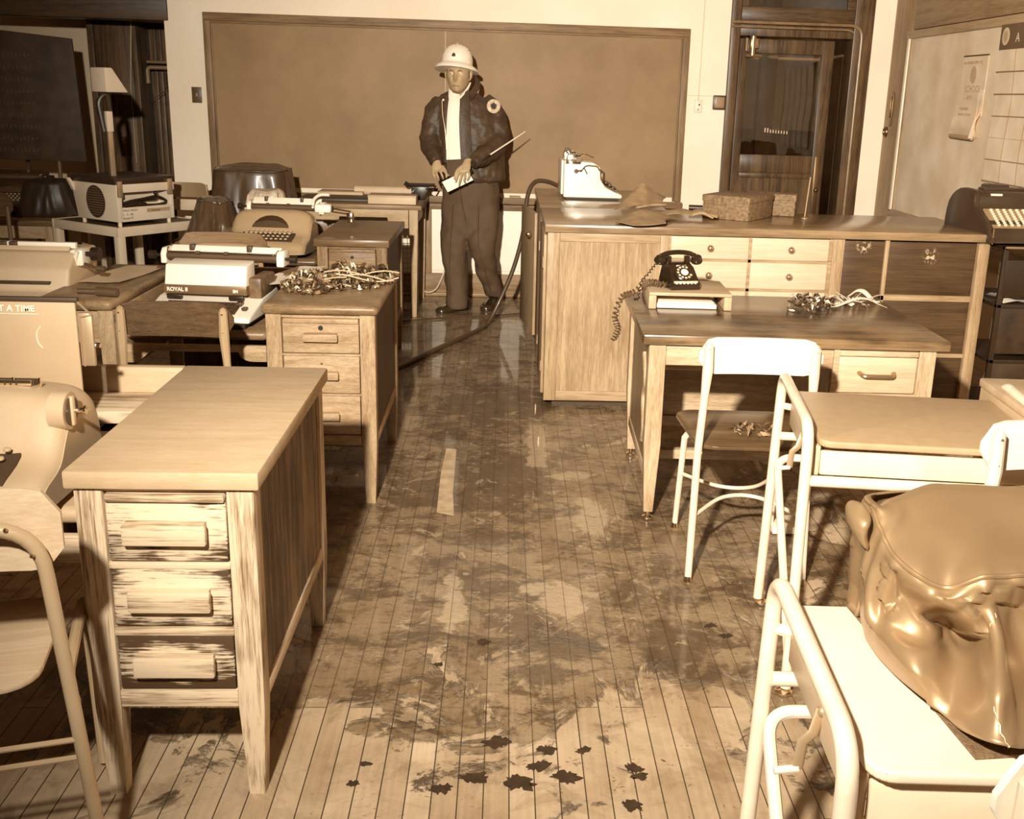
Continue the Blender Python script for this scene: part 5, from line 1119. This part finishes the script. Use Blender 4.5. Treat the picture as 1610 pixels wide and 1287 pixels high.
# ------------------------------------------------------------------ hose and cable
hs_ = MB().tube(spline([(.36, 6.70, .935), (.27, 6.76, .965), (.19, 6.80, .955), (.145, 6.82, .86), (.12, 6.82, .62), (.06, 6.82, .38), (-.03, 6.80, .16), (-.10, 6.74, .03), (-.14, 6.62, .017), (-.25, 6.36, .015), (-.42, 5.98, .015), (-.58, 5.60, .015), (-.72, 5.4, .015)], 8), .0145, 12).build('rubber_hose', mat('hose_rubber', .055, .4, coat=.2))
tag(hs_, 'dark rubber hose looped over the counter end and trailing across the wet floor', 'hose')
tag(MB().tube(spline([(.17, 7.18, .008), (-.05, 7.08, .008), (-.3, 7.0, .008), (-.62, 6.86, .008), (-.9, 6.7, .008)], 6), .006, 8).build('floor_cable', mat('cable_dark', .05, .4)), 'thin dark cable lying across the aisle at the feet of the man', 'cable')
tag(MB().tube(spline([(-.62, 7.78, .17), (-.60, 7.72, .05), (-.52, 7.72, .06), (-.47, 7.76, .15), (-.44, 7.78, .24)], 6), .006, 8).build('pale_cord', mat('cord_pale', .5, .5)), 'pale loop of cord at the baseboard behind the left leg of the man', 'cord')
# ------------------------------------------------------------------ calendar and wall chart on the bulletin board
t = thing('wall_calendar', 'narrow paper calendar with its lowest sheet curling up, on the bulletin board', 'calendar', (XR-.014, 6.37, 1.33))
cal = mat('calendar_paper', .62, .7)
MB().box(-.005, -.001, -.17, .17, .13, .48).build('sheets', cal, t)
MB().grid(lambda u, v: Vector((-.0055-.03*math.sin(PI*(1-v)), .17-u*.34, v*.15)), 4, 12, thick=.001).build('lowest_sheet', cal, t)
MB().grid(lambda u, v: Vector((-.006-.06*u*u*(1-v)*1.0, -.10-.07*u, v*.28)), 6, 8, thick=.001).build('loose_sheet', mat('calendar_bright', .85, .6), t)
MB().tube([(-.03, .17, .005), (-.03, -.14, .0)], .013, 10).build('curl', mat('calendar_curl', .30, .7), t)
MB().box(-.008, 0, -.17, .17, .478, .486).build('top_strip', mat('ink', .05, .6), t)
ik = mat('ink_grey', .25, .7)
R90 = (PI/2, 0, -PI/2)
lettering('No. SCHOOL SUPPLY CO', .022, ik, t, (-.0075, .15, .435), R90)
MB().lathe([(.05, 0), (.05, .001)], 20, M=T(-.0085, .0, .37, ry=-PI/2), sx=1, sy=.8).build('emblem', mat('emblem_grey', .38, .7), t)
lettering('SCHOOL', .055, mat('emblem_grey', .38, .7), t, (-.0075, .10, .27), R90)
lettering('- - 8 9 1', .035, ik, t, (-.0075, .09, .225), R90)
for r_ in range(4): lettering(' '.join(str(1+r_*7+c) for c in range(7)), .022, ik, t, (-.0135-.006*r_, .12, .165-r_*.036), R90)
t = thing('wall_chart', 'large ruled wall chart with a dark heading and oval seal at the right edge', 'chart', (XR-.014, 5.55, 1.09))
MB().grid(lambda u, v: Vector((-.006-.012*math.sin(v*9)*.5-.006, .49-u*.98, v*.87)), 6, 30, thick=.001).build('sheet', mat('chart_paper', .66, .7), t)
MB().box(-.026, -.006, -.49, .49, .74, .875).build('heading', mat('chart_head', .10, .6), t)
MB().lathe([(.048, 0), (.048, .001), (.036, .0015)], 24, M=T(-.027, .42, .81, ry=-PI/2), sx=1, sy=.9).build('seal', mat('seal_pale', .55, .6), t)
MB().lathe([(.030, 0), (.030, .001)], 24, M=T(-.0292, .42, .81, ry=-PI/2), sx=1, sy=.9).build('seal_centre', mat('emblem_grey', .38, .7), t)
lettering('A', .07, mat('chart_paper', .66, .7), t, (-.0275, .30, .775), R90)
for k in range(6): MB().tube([(-.0125-.012*math.sin((.13+k*.125)*9/.87*1)*.5-.0045, .49, .01+k*.122), (-.0125-.012*math.sin((.13+k*.125)*9/.87)*.5-.0045, -.49, .01+k*.122)], .003, 5).build('rule', ik, t)
for k in range(5): MB().tube([(-.012-.006*math.sin(q/20*.74*9/.87)-.002, .49-.0-.20*(k+1), q/20*.74) for q in range(21)], .003, 5).build('rule', ik, t)
# ------------------------------------------------------------------ cloakroom and the dark left corner
t = thing('key_chart', 'big dark typing chart with rows of faint characters in the left background', 'chart', (-3.62, 7.62, .95), math.radians(-3))
MB().prism([(-.3, 0), (.66, 0), (.63, .83), (-.3, .91)], -.012, .012, 'Y', .006).build('panel', mat('chart_dark', .035, .6, noise_amt=.4, nscale=8), t)
for r_ in range(9): lettering('a s d f g h j k l e r', .045, mat('char_faint', .085, .6), t, (.02, -.0135, .70-r_*.08), (PI/2, 0, 0), name='character_row')
MB().tube([(.2, .03, .5), (.1, .35, -.9)], .015, 8).tube([(-.1, .0, .1), (-.1, 0, -.95)], .015, 8).tube([(.45, .02, .0), (.45, .02, -.95)], .015, 8).build('easel_legs', ply_d, t)
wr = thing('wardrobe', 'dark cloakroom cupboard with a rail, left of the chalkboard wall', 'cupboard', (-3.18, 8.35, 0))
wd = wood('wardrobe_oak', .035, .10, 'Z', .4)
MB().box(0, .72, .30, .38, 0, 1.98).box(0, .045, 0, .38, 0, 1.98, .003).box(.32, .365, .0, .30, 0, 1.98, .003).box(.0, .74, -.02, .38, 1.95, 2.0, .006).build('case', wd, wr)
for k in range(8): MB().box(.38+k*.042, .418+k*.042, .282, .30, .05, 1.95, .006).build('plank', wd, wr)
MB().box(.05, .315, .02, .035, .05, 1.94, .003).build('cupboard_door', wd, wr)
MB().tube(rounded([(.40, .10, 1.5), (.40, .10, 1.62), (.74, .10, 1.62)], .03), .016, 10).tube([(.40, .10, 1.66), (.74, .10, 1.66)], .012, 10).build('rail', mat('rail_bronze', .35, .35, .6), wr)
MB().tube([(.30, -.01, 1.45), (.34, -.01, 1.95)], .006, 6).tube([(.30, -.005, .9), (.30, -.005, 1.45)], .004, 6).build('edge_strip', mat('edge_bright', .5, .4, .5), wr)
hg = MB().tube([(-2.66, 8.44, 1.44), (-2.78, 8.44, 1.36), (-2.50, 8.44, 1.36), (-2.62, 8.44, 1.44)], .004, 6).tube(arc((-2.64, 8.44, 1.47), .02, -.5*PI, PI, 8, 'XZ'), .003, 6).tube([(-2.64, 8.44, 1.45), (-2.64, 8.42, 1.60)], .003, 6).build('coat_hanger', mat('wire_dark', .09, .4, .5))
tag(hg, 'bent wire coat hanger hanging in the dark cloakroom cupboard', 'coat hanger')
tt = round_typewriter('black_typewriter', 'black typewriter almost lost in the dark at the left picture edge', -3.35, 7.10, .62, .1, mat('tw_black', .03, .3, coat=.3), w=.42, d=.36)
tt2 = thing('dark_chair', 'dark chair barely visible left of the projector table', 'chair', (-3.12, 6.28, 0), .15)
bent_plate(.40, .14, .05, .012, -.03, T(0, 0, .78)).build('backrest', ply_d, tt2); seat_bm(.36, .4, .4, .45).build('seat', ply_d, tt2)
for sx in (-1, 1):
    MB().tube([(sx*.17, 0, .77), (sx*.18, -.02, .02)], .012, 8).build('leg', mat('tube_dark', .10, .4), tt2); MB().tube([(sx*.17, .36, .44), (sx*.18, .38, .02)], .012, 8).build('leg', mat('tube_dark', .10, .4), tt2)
tag(MB().tube(spline([(1.05, 3.44, .02), (1.08, 3.42, .02)]), .01, 6).box(.98, 1.08, 3.38, 3.50, .004, .03, .004).build('paper_packet', mat('packet_white', .8, .6)), 'small pale packet on the floor behind the chair at the teacher desk', 'packet')
# ------------------------------------------------------------------ the man
man = thing('person', 'standing man in a white fire helmet and dark jacket holding a pad and radio', 'person', (-.25, 7.28, 0))
ORI = Vector((-.25, 7.28, 0))
def w(x, y, Y): return at(x, y, Y)-ORI
PPM = 219.0
def ell(c, rx, ry, n=24, rz=0, tilt=0, e=2.3):
    out = []
    for k in range(n):
        a = 2*PI*k/n; ca, sa = math.cos(a), math.sin(a); x = math.copysign(abs(ca)**(2/e), ca)*rx; y = math.copysign(abs(sa)**(2/e), sa)*ry
        p = Vector((x, y, x*tilt)); p.rotate(Quaternion((0, 0, 1), rz)); out.append(c+p)
    return out
def smooth_rings(R, n=4):
    cols = list(zip(*R)); C = [spline(c, n) for c in cols]; return [list(r) for r in zip(*C)]
jk = mat('jacket_cloth', .045, .55, noise_amt=.25, nscale=10, bump=.45, bscale=35); tr_ = mat('trouser_cloth', .065, .8, noise_amt=.15, nscale=8, bump=.2, bscale=60)
skin = mat('skin', .36, .5, noise_amt=.10, nscale=14); shirt_m = mat('shirt_white', .88, .7, noise_amt=.04, bump=.15, bscale=40)
# trousers: waist, hips and two legs, one surface
tm_ = MB()
tm_.rings(smooth_rings([ell(w(742, 262, 7.30), .175, .115), ell(w(741, 290, 7.30), .195, .13), ell(w(740, 325, 7.29), .200, .135), ell(w(738, 355, 7.28), .192, .13), ell(w(738, 372, 7.28), .17, .11)]))
tm_.rings(smooth_rings([ell(w(717, 330, 7.29), .105, .12), ell(w(716, 362, 7.28), .102, .11), ell(w(715, 390, 7.25), .092, .095), ell(w(716, 420, 7.24), .085, .088), ell(w(718, 450, 7.25), .081, .085), ell(w(719, 483, 7.24), .078, .088)]))
tm_.rings(smooth_rings([ell(w(763, 325, 7.29), .105, .12), ell(w(761, 355, 7.25), .100, .11), ell(w(757, 385, 7.20), .092, .10), ell(w(763, 415, 7.24), .080, .086), ell(w(770, 440, 7.30), .072, .078), ell(w(777, 464, 7.36), .066, .078)]))
to_ = remesh(tm_.build('trousers', tr_, man, ang=180), .011, 5)
dt2 = bpy.data.textures.new('trouser_folds', 'CLOUDS'); dt2.noise_scale = .12; dt2.noise_depth = 1
dm2 = to_.modifiers.new('folds', 'DISPLACE'); dm2.texture = dt2; dm2.strength = .03; dm2.mid_level = .5; dm2.texture_coords = 'LOCAL'
for cx0, pts_ in ((0, ((712, 320, 7.155), (708, 380, 7.145), (706, 430, 7.15), (707, 478, 7.145))), (1, ((752, 320, 7.15), (752, 380, 7.10), (762, 425, 7.15), (772, 460, 7.265)))):
    MB().tube(spline([w(*p_) for p_ in pts_]), .004, 6).build('crease', tr_, man)
MB().tube(spline([w(722, 285, 7.148), w(726, 320, 7.140), w(734, 352, 7.16)]), .005, 6).build('fly_seam', tr_, man)
MB().rings([ell(w(741, 274, 7.29), .178, .135, e=2.2), ell(w(741, 266, 7.29), .178, .135, e=2.2)]).build('belt', mat('belt_black', .02, .3), man)
# shoes
sm_ = mat('shoe_leather', .03, .22, coat=.5)
for (hx, hy, hY), (tx, ty, tY), nm in (((726, 487, 7.30), (694, 491, 7.16), 'a'), ((776, 472, 7.46), (766, 484, 7.30), 'b')):
    h_ = w(hx, hy, hY); h_.z = 0; t_ = w(tx, ty, tY); t_.z = 0; dr = (t_-h_).normalized(); sd_ = Vector((-dr.y, dr.x, 0)); R = []
    for k, (s_, wd_, ht) in enumerate(((-.30, .02, .03), (-.26, .034, .07), (-.12, .040, .10), (.10, .040, .095), (.32, .043, .07), (.62, .050, .052), (.86, .044, .040), (.97, .026, .03), (1.0, .008, .018))):
        c = h_+dr*(s_*.235); R.append([c+sd_*wd_*math.cos(a)+Vector((0, 0, .006+max(0, math.sin(a)+.35)*ht/1.35)) for a in [2*PI*q/16 for q in range(16)]])
    sh_ = MB().rings(smooth_rings(R, 3)).build('shoe', sm_, man, ang=60)
    MB().rings([[p_+Vector((0, 0, 0)) for p_ in [h_+dr*(u_*.235)+sd_*v_*.047 for u_, v_ in ((-.3, -.4), (-.1, -.9), (.3, -.9), (.6, -1.1), (.9, -.8), (1.0, 0), (.9, .8), (.6, 1.1), (.3, .9), (-.1, .9), (-.3, .4))]], [p_+Vector((0, 0, .012)) for p_ in [h_+dr*(u_*.235)+sd_*v_*.047 for u_, v_ in ((-.3, -.4), (-.1, -.9), (.3, -.9), (.6, -1.1), (.9, -.8), (1.0, 0), (.9, .8), (.6, 1.1), (.3, .9), (-.1, .9), (-.3, .4))]]]).build('sole', black, sh_)
# jacket: torso, collar and both sleeves, one surface
jm = MB()
jm.rings(smooth_rings([ell(w(744, 284, 7.30), .225, .145, tilt=.02), ell(w(742, 268, 7.30), .232, .152), ell(w(740, 240, 7.30), .235, .155), ell(w(737, 215, 7.31), .232, .15), ell(w(733, 185, 7.32), .228, .14), ell(w(729, 163, 7.33), .205, .12), ell(w(727, 152, 7.33), .15, .10), ell(w(725, 145, 7.32), .095, .085)]))
def limb(P, flat=1.0):
    jm.rings(smooth_rings([[c+u*r*math.cos(2*PI*q/18)+v*r*f_*math.sin(2*PI*q/18) for q in range(18)] for c, r, f_, u, v in P], 4))
def frames(C, Rr):
    out = []; 
    for i, c in enumerate(C):
        t = (C[min(i+1, len(C)-1)]-C[max(i-1, 0)]).normalized(); u = t.cross(Vector((0, 1, 0))).normalized(); v = t.cross(u); out.append((c, Rr[i], 1.05, u, v))
    return out
limb(frames([w(697, 160, 7.33), w(686, 176, 7.32), w(681, 200, 7.30), w(678, 222, 7.27), w(681, 238, 7.20), w(685, 252, 7.12), w(687, 257, 7.10)], [.070, .080, .080, .077, .068, .050, .043]))
limb(frames([w(758, 160, 7.33), w(773, 176, 7.33), w(780, 200, 7.31), w(782, 222, 7.27), w(770, 238, 7.18), w(753, 250, 7.08), w(743, 256, 7.04)], [.072, .082, .082, .080, .070, .055, .043]))
jo = remesh(jm.build('jacket', jk, man, ang=180), .010, 3)
dt = bpy.data.textures.new('cloth_folds', 'CLOUDS'); dt.noise_scale = .07; dt.noise_depth = 2
dm = jo.modifiers.new('folds', 'DISPLACE'); dm.texture = dt; dm.strength = .028; dm.mid_level = .5; dm.texture_coords = 'LOCAL'
# hem band, fronts and collar
MB().tube([w(741, 276, 7.13), w(752, 282, 7.14), w(770, 286, 7.17), w(790, 283, 7.28)], .008, 8).build('hem', jk, man)
def strip(name, L_, R__, m, th=.012, n=6, push=.0):
    """a lapel or shirt front between two edges"""
    A = spline(L_, n); B = spline(R__, n); k = len(A)
    def f(u, v):
        p = A[min(k-1, int(round(v*(k-1))))]; q = B[min(k-1, int(round(v*(k-1))))]; r = p*(1-u)+q*u; r = r.copy(); r.y -= push*math.sin(PI*u); return r
    return MB().grid(f, 6, k-1, thick=th).build(name, m, man, ang=60)
strip('shirt_front', [w(709, 146, 7.18), w(706, 165, 7.145), w(704, 190, 7.130), w(703, 220, 7.118), w(703, 251, 7.115)], [w(722, 150, 7.18), w(722, 165, 7.14), w(721, 190, 7.125), w(722, 220, 7.113), w(724, 250, 7.11)], shirt_m, push=.010)
strip('shirt_collar', [w(707, 139, 7.235), w(706, 147, 7.20), w(706, 156, 7.165)], [w(711, 146, 7.20), w(714, 152, 7.17), w(716, 159, 7.155)], shirt_m, th=.006, push=.006)
strip('shirt_collar', [w(741, 130, 7.26), w(736, 141, 7.21), w(724, 155, 7.16)], [w(739, 129, 7.25), w(731, 142, 7.20), w(717, 158, 7.155)], shirt_m, th=.006, push=.006)
strip('waistband', [w(703, 250, 7.142), w(703, 262, 7.142), w(703, 280, 7.142)], [w(727, 250, 7.137), w(729, 262, 7.137), w(731, 280, 7.137)], tr_, th=.006, push=.006)
strip('jacket_front', [w(694, 156, 7.21), w(694, 185, 7.165), w(696, 220, 7.15), w(697, 255, 7.15)], [w(706, 150, 7.195), w(704.5, 185, 7.145), w(703.5, 220, 7.13), w(704, 256, 7.13)], jk, th=.010, push=.006)
strip('jacket_front', [w(723, 152, 7.19), w(722, 185, 7.14), w(723, 220, 7.128), w(726, 246, 7.125), w(742, 278, 7.135)], [w(737, 140, 7.215), w(738, 185, 7.155), w(740, 220, 7.14), w(744, 246, 7.14), w(757, 284, 7.15)], jk, th=.010, push=.006)
strip('jacket_collar', [w(744, 118, 7.31), w(746, 132, 7.27), w(737, 148, 7.20)], [w(752, 128, 7.32), w(752, 140, 7.27), w(741, 156, 7.19)], jk, th=.012, push=.004)
MB().tube(spline([w(695, 158, 7.15), w(696, 180, 7.13), w(700, 205, 7.108), w(702, 235, 7.10)]), .0022, 6).build('zip', mat('zip_metal', .5, .4, .6), man)
MB().ball(w(697, 157, 7.16), .008, 2).build('badge_pin', mat('pin_bright', .9, .3), man)
# round sleeve patch
pc = w(776, 167, 7.232); nrm = (Vector((.10, -1, .12))).normalized(); Mq = Matrix.Translation(pc) @ nrm.to_track_quat('Z', 'Y').to_matrix().to_4x4()
pq = MB().lathe([(.046, -.01), (.046, .004), (.040, .006)], 28, M=Mq).build('sleeve_patch', mat('patch_cream', .5, .6, noise_amt=.3, nscale=60), man)
MB().lathe([(.022, .005), (.021, .009)], 20, M=Mq).prism([(.0, .030), (-.007, .012), (-.024, .010), (-.010, -.004), (-.014, -.022), (0, -.012), (.014, -.022), (.010, -.004), (.024, .010), (.007, .012)], .005, .009, 'Z', M=Mq).build('patch_emblem', jk, pq)
# head and neck
hc = w(720.5, 119, 7.245)
hm = MB(); b = bmesh.new(); bmesh.ops.create_icosphere(b, subdivisions=5, radius=1)
YAWH = math.radians(-8)
def g(p, c, s): return math.exp(-sum(((p[i]-c[i])/s[i])**2 for i in range(3)))
for v in b.verts:
    p = v.co.copy(); x, y, z = p
    q = Vector((x*.078, y*.098, z*.120))
    if z < 0: q.x *= 1-.20*min(1, -z)**1.4; q.y *= 1-.05*(-z)
    if y < 0 and z < -.2: q.y -= .010*min(1, (-z-.2)*1.6)
    # features on the unit sphere: y is towards the camera (negative)
    q.y -= .026*g(p, (0, -.97, -.17), (.13, .5, .16)) + .012*g(p, (0, -.97, .02), (.09, .5, .18))      # nose
    q.y -= .008*g(p, (0, -.9, .27), (.62, .5, .09))                                             # brow
    q.y += .012*(g(p, (.36, -.9, .08), (.17, .4, .10))+g(p, (-.36, -.9, .08), (.17, .4, .10)))       # eye sockets
    q.y -= .007*(g(p, (.48, -.75, -.22), (.2, .5, .16))+g(p, (-.48, -.75, -.22), (.2, .5, .16)))     # cheeks
    q.y -= .007*(g(p, (0, -.9, -.49), (.26, .5, .045))+g(p, (0, -.9, -.60), (.23, .5, .05))); q.y += .006*g(p, (0, -.9, -.545), (.28, .5, .03))   # lips
    q.y -= .012*g(p, (0, -.7, -.84), (.28, .5, .14))                                            # chin
    v.co = q
for s_ in (-1, 1):
    pass
MBh = MB(); MBh._take(b, Matrix.Rotation(YAWH, 4, 'Z'))
MBh.rings(smooth_rings([ell(Vector((0, .02, -.05)), .060, .062), ell(Vector((0, .028, -.10)), .058, .060), ell(Vector((.0, .045, -.16)), .066, .064)]), M=T(0, 0, 0))
for s_ in (-1, 1):
    MBh.rings([ell(Vector((s_*.076, .008, -.030)), .006, .010, 12), ell(Vector((s_*.083, .010, -.012)), .010, .016, 12), ell(Vector((s_*.086, .014, .010)), .011, .020, 12), ell(Vector((s_*.084, .016, .028)), .008, .014, 12)], M=Matrix.Rotation(YAWH, 4, 'Z'))
hd_ = remesh(MBh.build('head', skin, man, ang=180), .0045, 2); hd_.location = hc
Mh = Matrix.Rotation(YAWH, 4, 'Z')
for s_ in (-1, 1):
    e_ = MB().ball((s_*.029, -.0845, .012), .0105, 2, M=Mh).build('eye', mat('eye_white', .75, .2), hd_)
    MB().ball((s_*.029-.002, -.0945, .011), .0042, 2, (1, .5, 1), M=Mh).build('iris', black, e_)
    MB().tube([Mh @ Vector((s_*.014, -.098, .028)), Mh @ Vector((s_*.030, -.099, .034)), Mh @ Vector((s_*.046, -.086, .029))], [.0035, .0045, .002], 8).build('eyebrow', mat('hair_grey', .16, .7), hd_)
MB().tube([Mh @ Vector((-.022, -.094, -.066)), Mh @ Vector((0, -.106, -.0655)), Mh @ Vector((.022, -.095, -.067))], .0016, 6).build('mouth_line', mat('lip_dark', .10, .6), hd_)
hb = bmesh.new(); bmesh.ops.create_icosphere(hb, subdivisions=4, radius=1)
bmesh.ops.delete(hb, geom=[v for v in hb.verts if v.co.z < -.25 or v.co.y < -.35+.0 and v.co.z < .55], context='VERTS')
for v in hb.verts: v.co = Vector((v.co.x*.081, v.co.y*.101, v.co.z*.122))
MB()._take(hb, Mh).build('hair', mat('hair_grey', .16, .7), hd_)
# helmet
hp = [(.152, -.045), (.150, -.030), (.135, -.018), (.112, -.006), (.108, .008), (.106, .040), (.095, .075), (.072, .105), (.040, .122), (.0, .128), (.0, .124), (.038, .118), (.069, .101), (.092, .072), (.102, .038), (.104, .004), (.110, -.012), (.134, -.024), (.148, -.036)]
hl = MB().lathe(hp[:10], 48, sx=.97, sy=1.10).build('helmet', mat('helmet_white', .88, .35, coat=.3, noise_amt=.03), man, ang=60)
sol = hl.modifiers.new('shell', 'SOLIDIFY'); sol.thickness = .004
hl.location = w(718.5, 101, 7.255); hl.rotation_euler = (math.radians(-10), math.radians(3), math.radians(-8))
MB().tube([(0, -.118, .02), (0, -.10, .085), (0, -.04, .127), (0, .05, .125), (0, .112, .07), (0, .122, .01)], .006, 8, flat=1).build('crest_ridge', mat('helmet_white', .88, .35), hl)
MB().prism([(0, .014), (-.010, .004), (-.013, -.010), (0, -.014), (.013, -.010), (.010, .004)], -.003, .003, 'Y', .001, M=T(-.004, -.119, .038, rx=math.radians(-12))).build('front_emblem', mat('emblem_dark', .04, .5), hl)
MB().box(.085, .094, -.075, -.05, .07, .082, .002).build('glint_clip', chrome, hl)
# hands
def hand(name, wrist, mid_, spread, tips, thumb, parent, r=.0088, palm=(.040, .017)):
    """wrist, knuckle centre, knuckle side direction, four bent finger paths and a thumb path"""
    mb = MB(); ax = (mid_-wrist).normalized(); sd = spread.normalized(); nn = ax.cross(sd).normalized()
    R = []
    for k, (s_, wd_, th) in enumerate(((-.35, .026, .020), (0, .027, .019), (.35, .036, .019), (.75, .041, .017), (1.0, .040, .014), (1.08, .034, .009))):
        c = wrist+(mid_-wrist)*s_; R.append([c+sd*wd_*math.cos(a)+nn*th*math.sin(a) for a in [2*PI*q/16 for q in range(16)]])
    mb.rings(R)
    for P in tips: mb.tube(spline(P, 4), [r*(1.08-.30*i/(len(P)*4-4)) for i in range(len(P)*4-3)], 10); mb.ball(P[-1], r*.78, 2)
    mb.tube(spline(thumb, 4), [r*(1.35-.45*i/(len(thumb)*4-4)) for i in range(len(thumb)*4-3)], 10); mb.ball(thumb[-1], r*.9, 2)
    return remesh(mb.build(name, skin, parent, ang=180), .0035, 2)
# his right hand, fingers hanging open
hand('hand', w(687, 256, 7.10), w(688, 269, 7.07), Vector((1, 0, -.05)),
     [[w(681, 266, 7.07), w(681, 272, 7.05), w(683, 277, 7.045), w(684.5, 281, 7.05)], [w(686, 268, 7.065), w(687, 274, 7.045), w(689, 279, 7.04), w(690, 283, 7.05)],
      [w(691, 267, 7.06), w(694, 273, 7.04), w(696, 278, 7.035), w(697, 281, 7.045)], [w(695, 265, 7.06), w(699, 270, 7.04), w(703, 274, 7.03), w(706, 276, 7.04)]],
     [w(695, 261, 7.08), w(700, 268, 7.05), w(702, 274, 7.03), w(702, 278, 7.025)], man)
# his left hand over the pad
hand('hand', w(734, 256, 7.03), w(729, 270, 6.99), Vector((1, 0, .15)),
     [[w(722, 268, 6.995), w(720, 275, 6.975), w(718, 281, 6.97), w(717, 286, 6.98)], [w(727, 270, 6.99), w(725, 278, 6.965), w(723, 286, 6.965), w(722, 292, 6.98)],
      [w(731, 270, 6.99), w(731, 278, 6.965), w(730, 284, 6.97), w(732, 288, 6.985)], [w(736, 268, 7.0), w(738, 274, 6.975), w(737, 279, 6.975), w(735, 283, 6.985)]],
     [w(726, 262, 7.01), w(719, 268, 6.985), w(716, 275, 6.975), w(715, 281, 6.975)], man)
# pad and radio in his hands
a, b_, c, d = at(695, 286, 6.985), at(704, 302, 6.985), at(744, 283, 7.01), at(735, 267, 7.01)
nn = (b_-a).cross(d-a).normalized(); nn = nn if nn.y > 0 else -nn
tag(MB().rings([[a, b_, c, d], [p+nn*.014 for p in (a, b_, c, d)]]).build('note_pad', mat('pad_white', .88, .5)), 'small white pad held against the hip by the man', 'pad')
ra = thing('handheld_radio', 'dark handheld radio under the forearm of the man, its aerial pointing up to the right', 'radio', at(742, 268, 7.02))
o_ = at(742, 268, 7.02); v = lambda *q: at(*q)-o_
MB().tube([v(733, 272, 7.05), v(743, 268, 7.05)], .022, 12, flat=.7).build('radio_body', black, ra)
MB().tube([v(743, 263, 7.03), v(752, 257, 7.03), v(771, 243, 7.04)], .0055, 8).build('aerial_base', black, ra)
MB().tube([v(770, 243.5, 7.04), v(800, 224, 7.12), v(824, 208, 7.20)], [.0055, .005, .0028], 8).ball(v(825, 207, 7.2), .005, 1).build('aerial', mat('aerial_bright', .9, .25), ra)
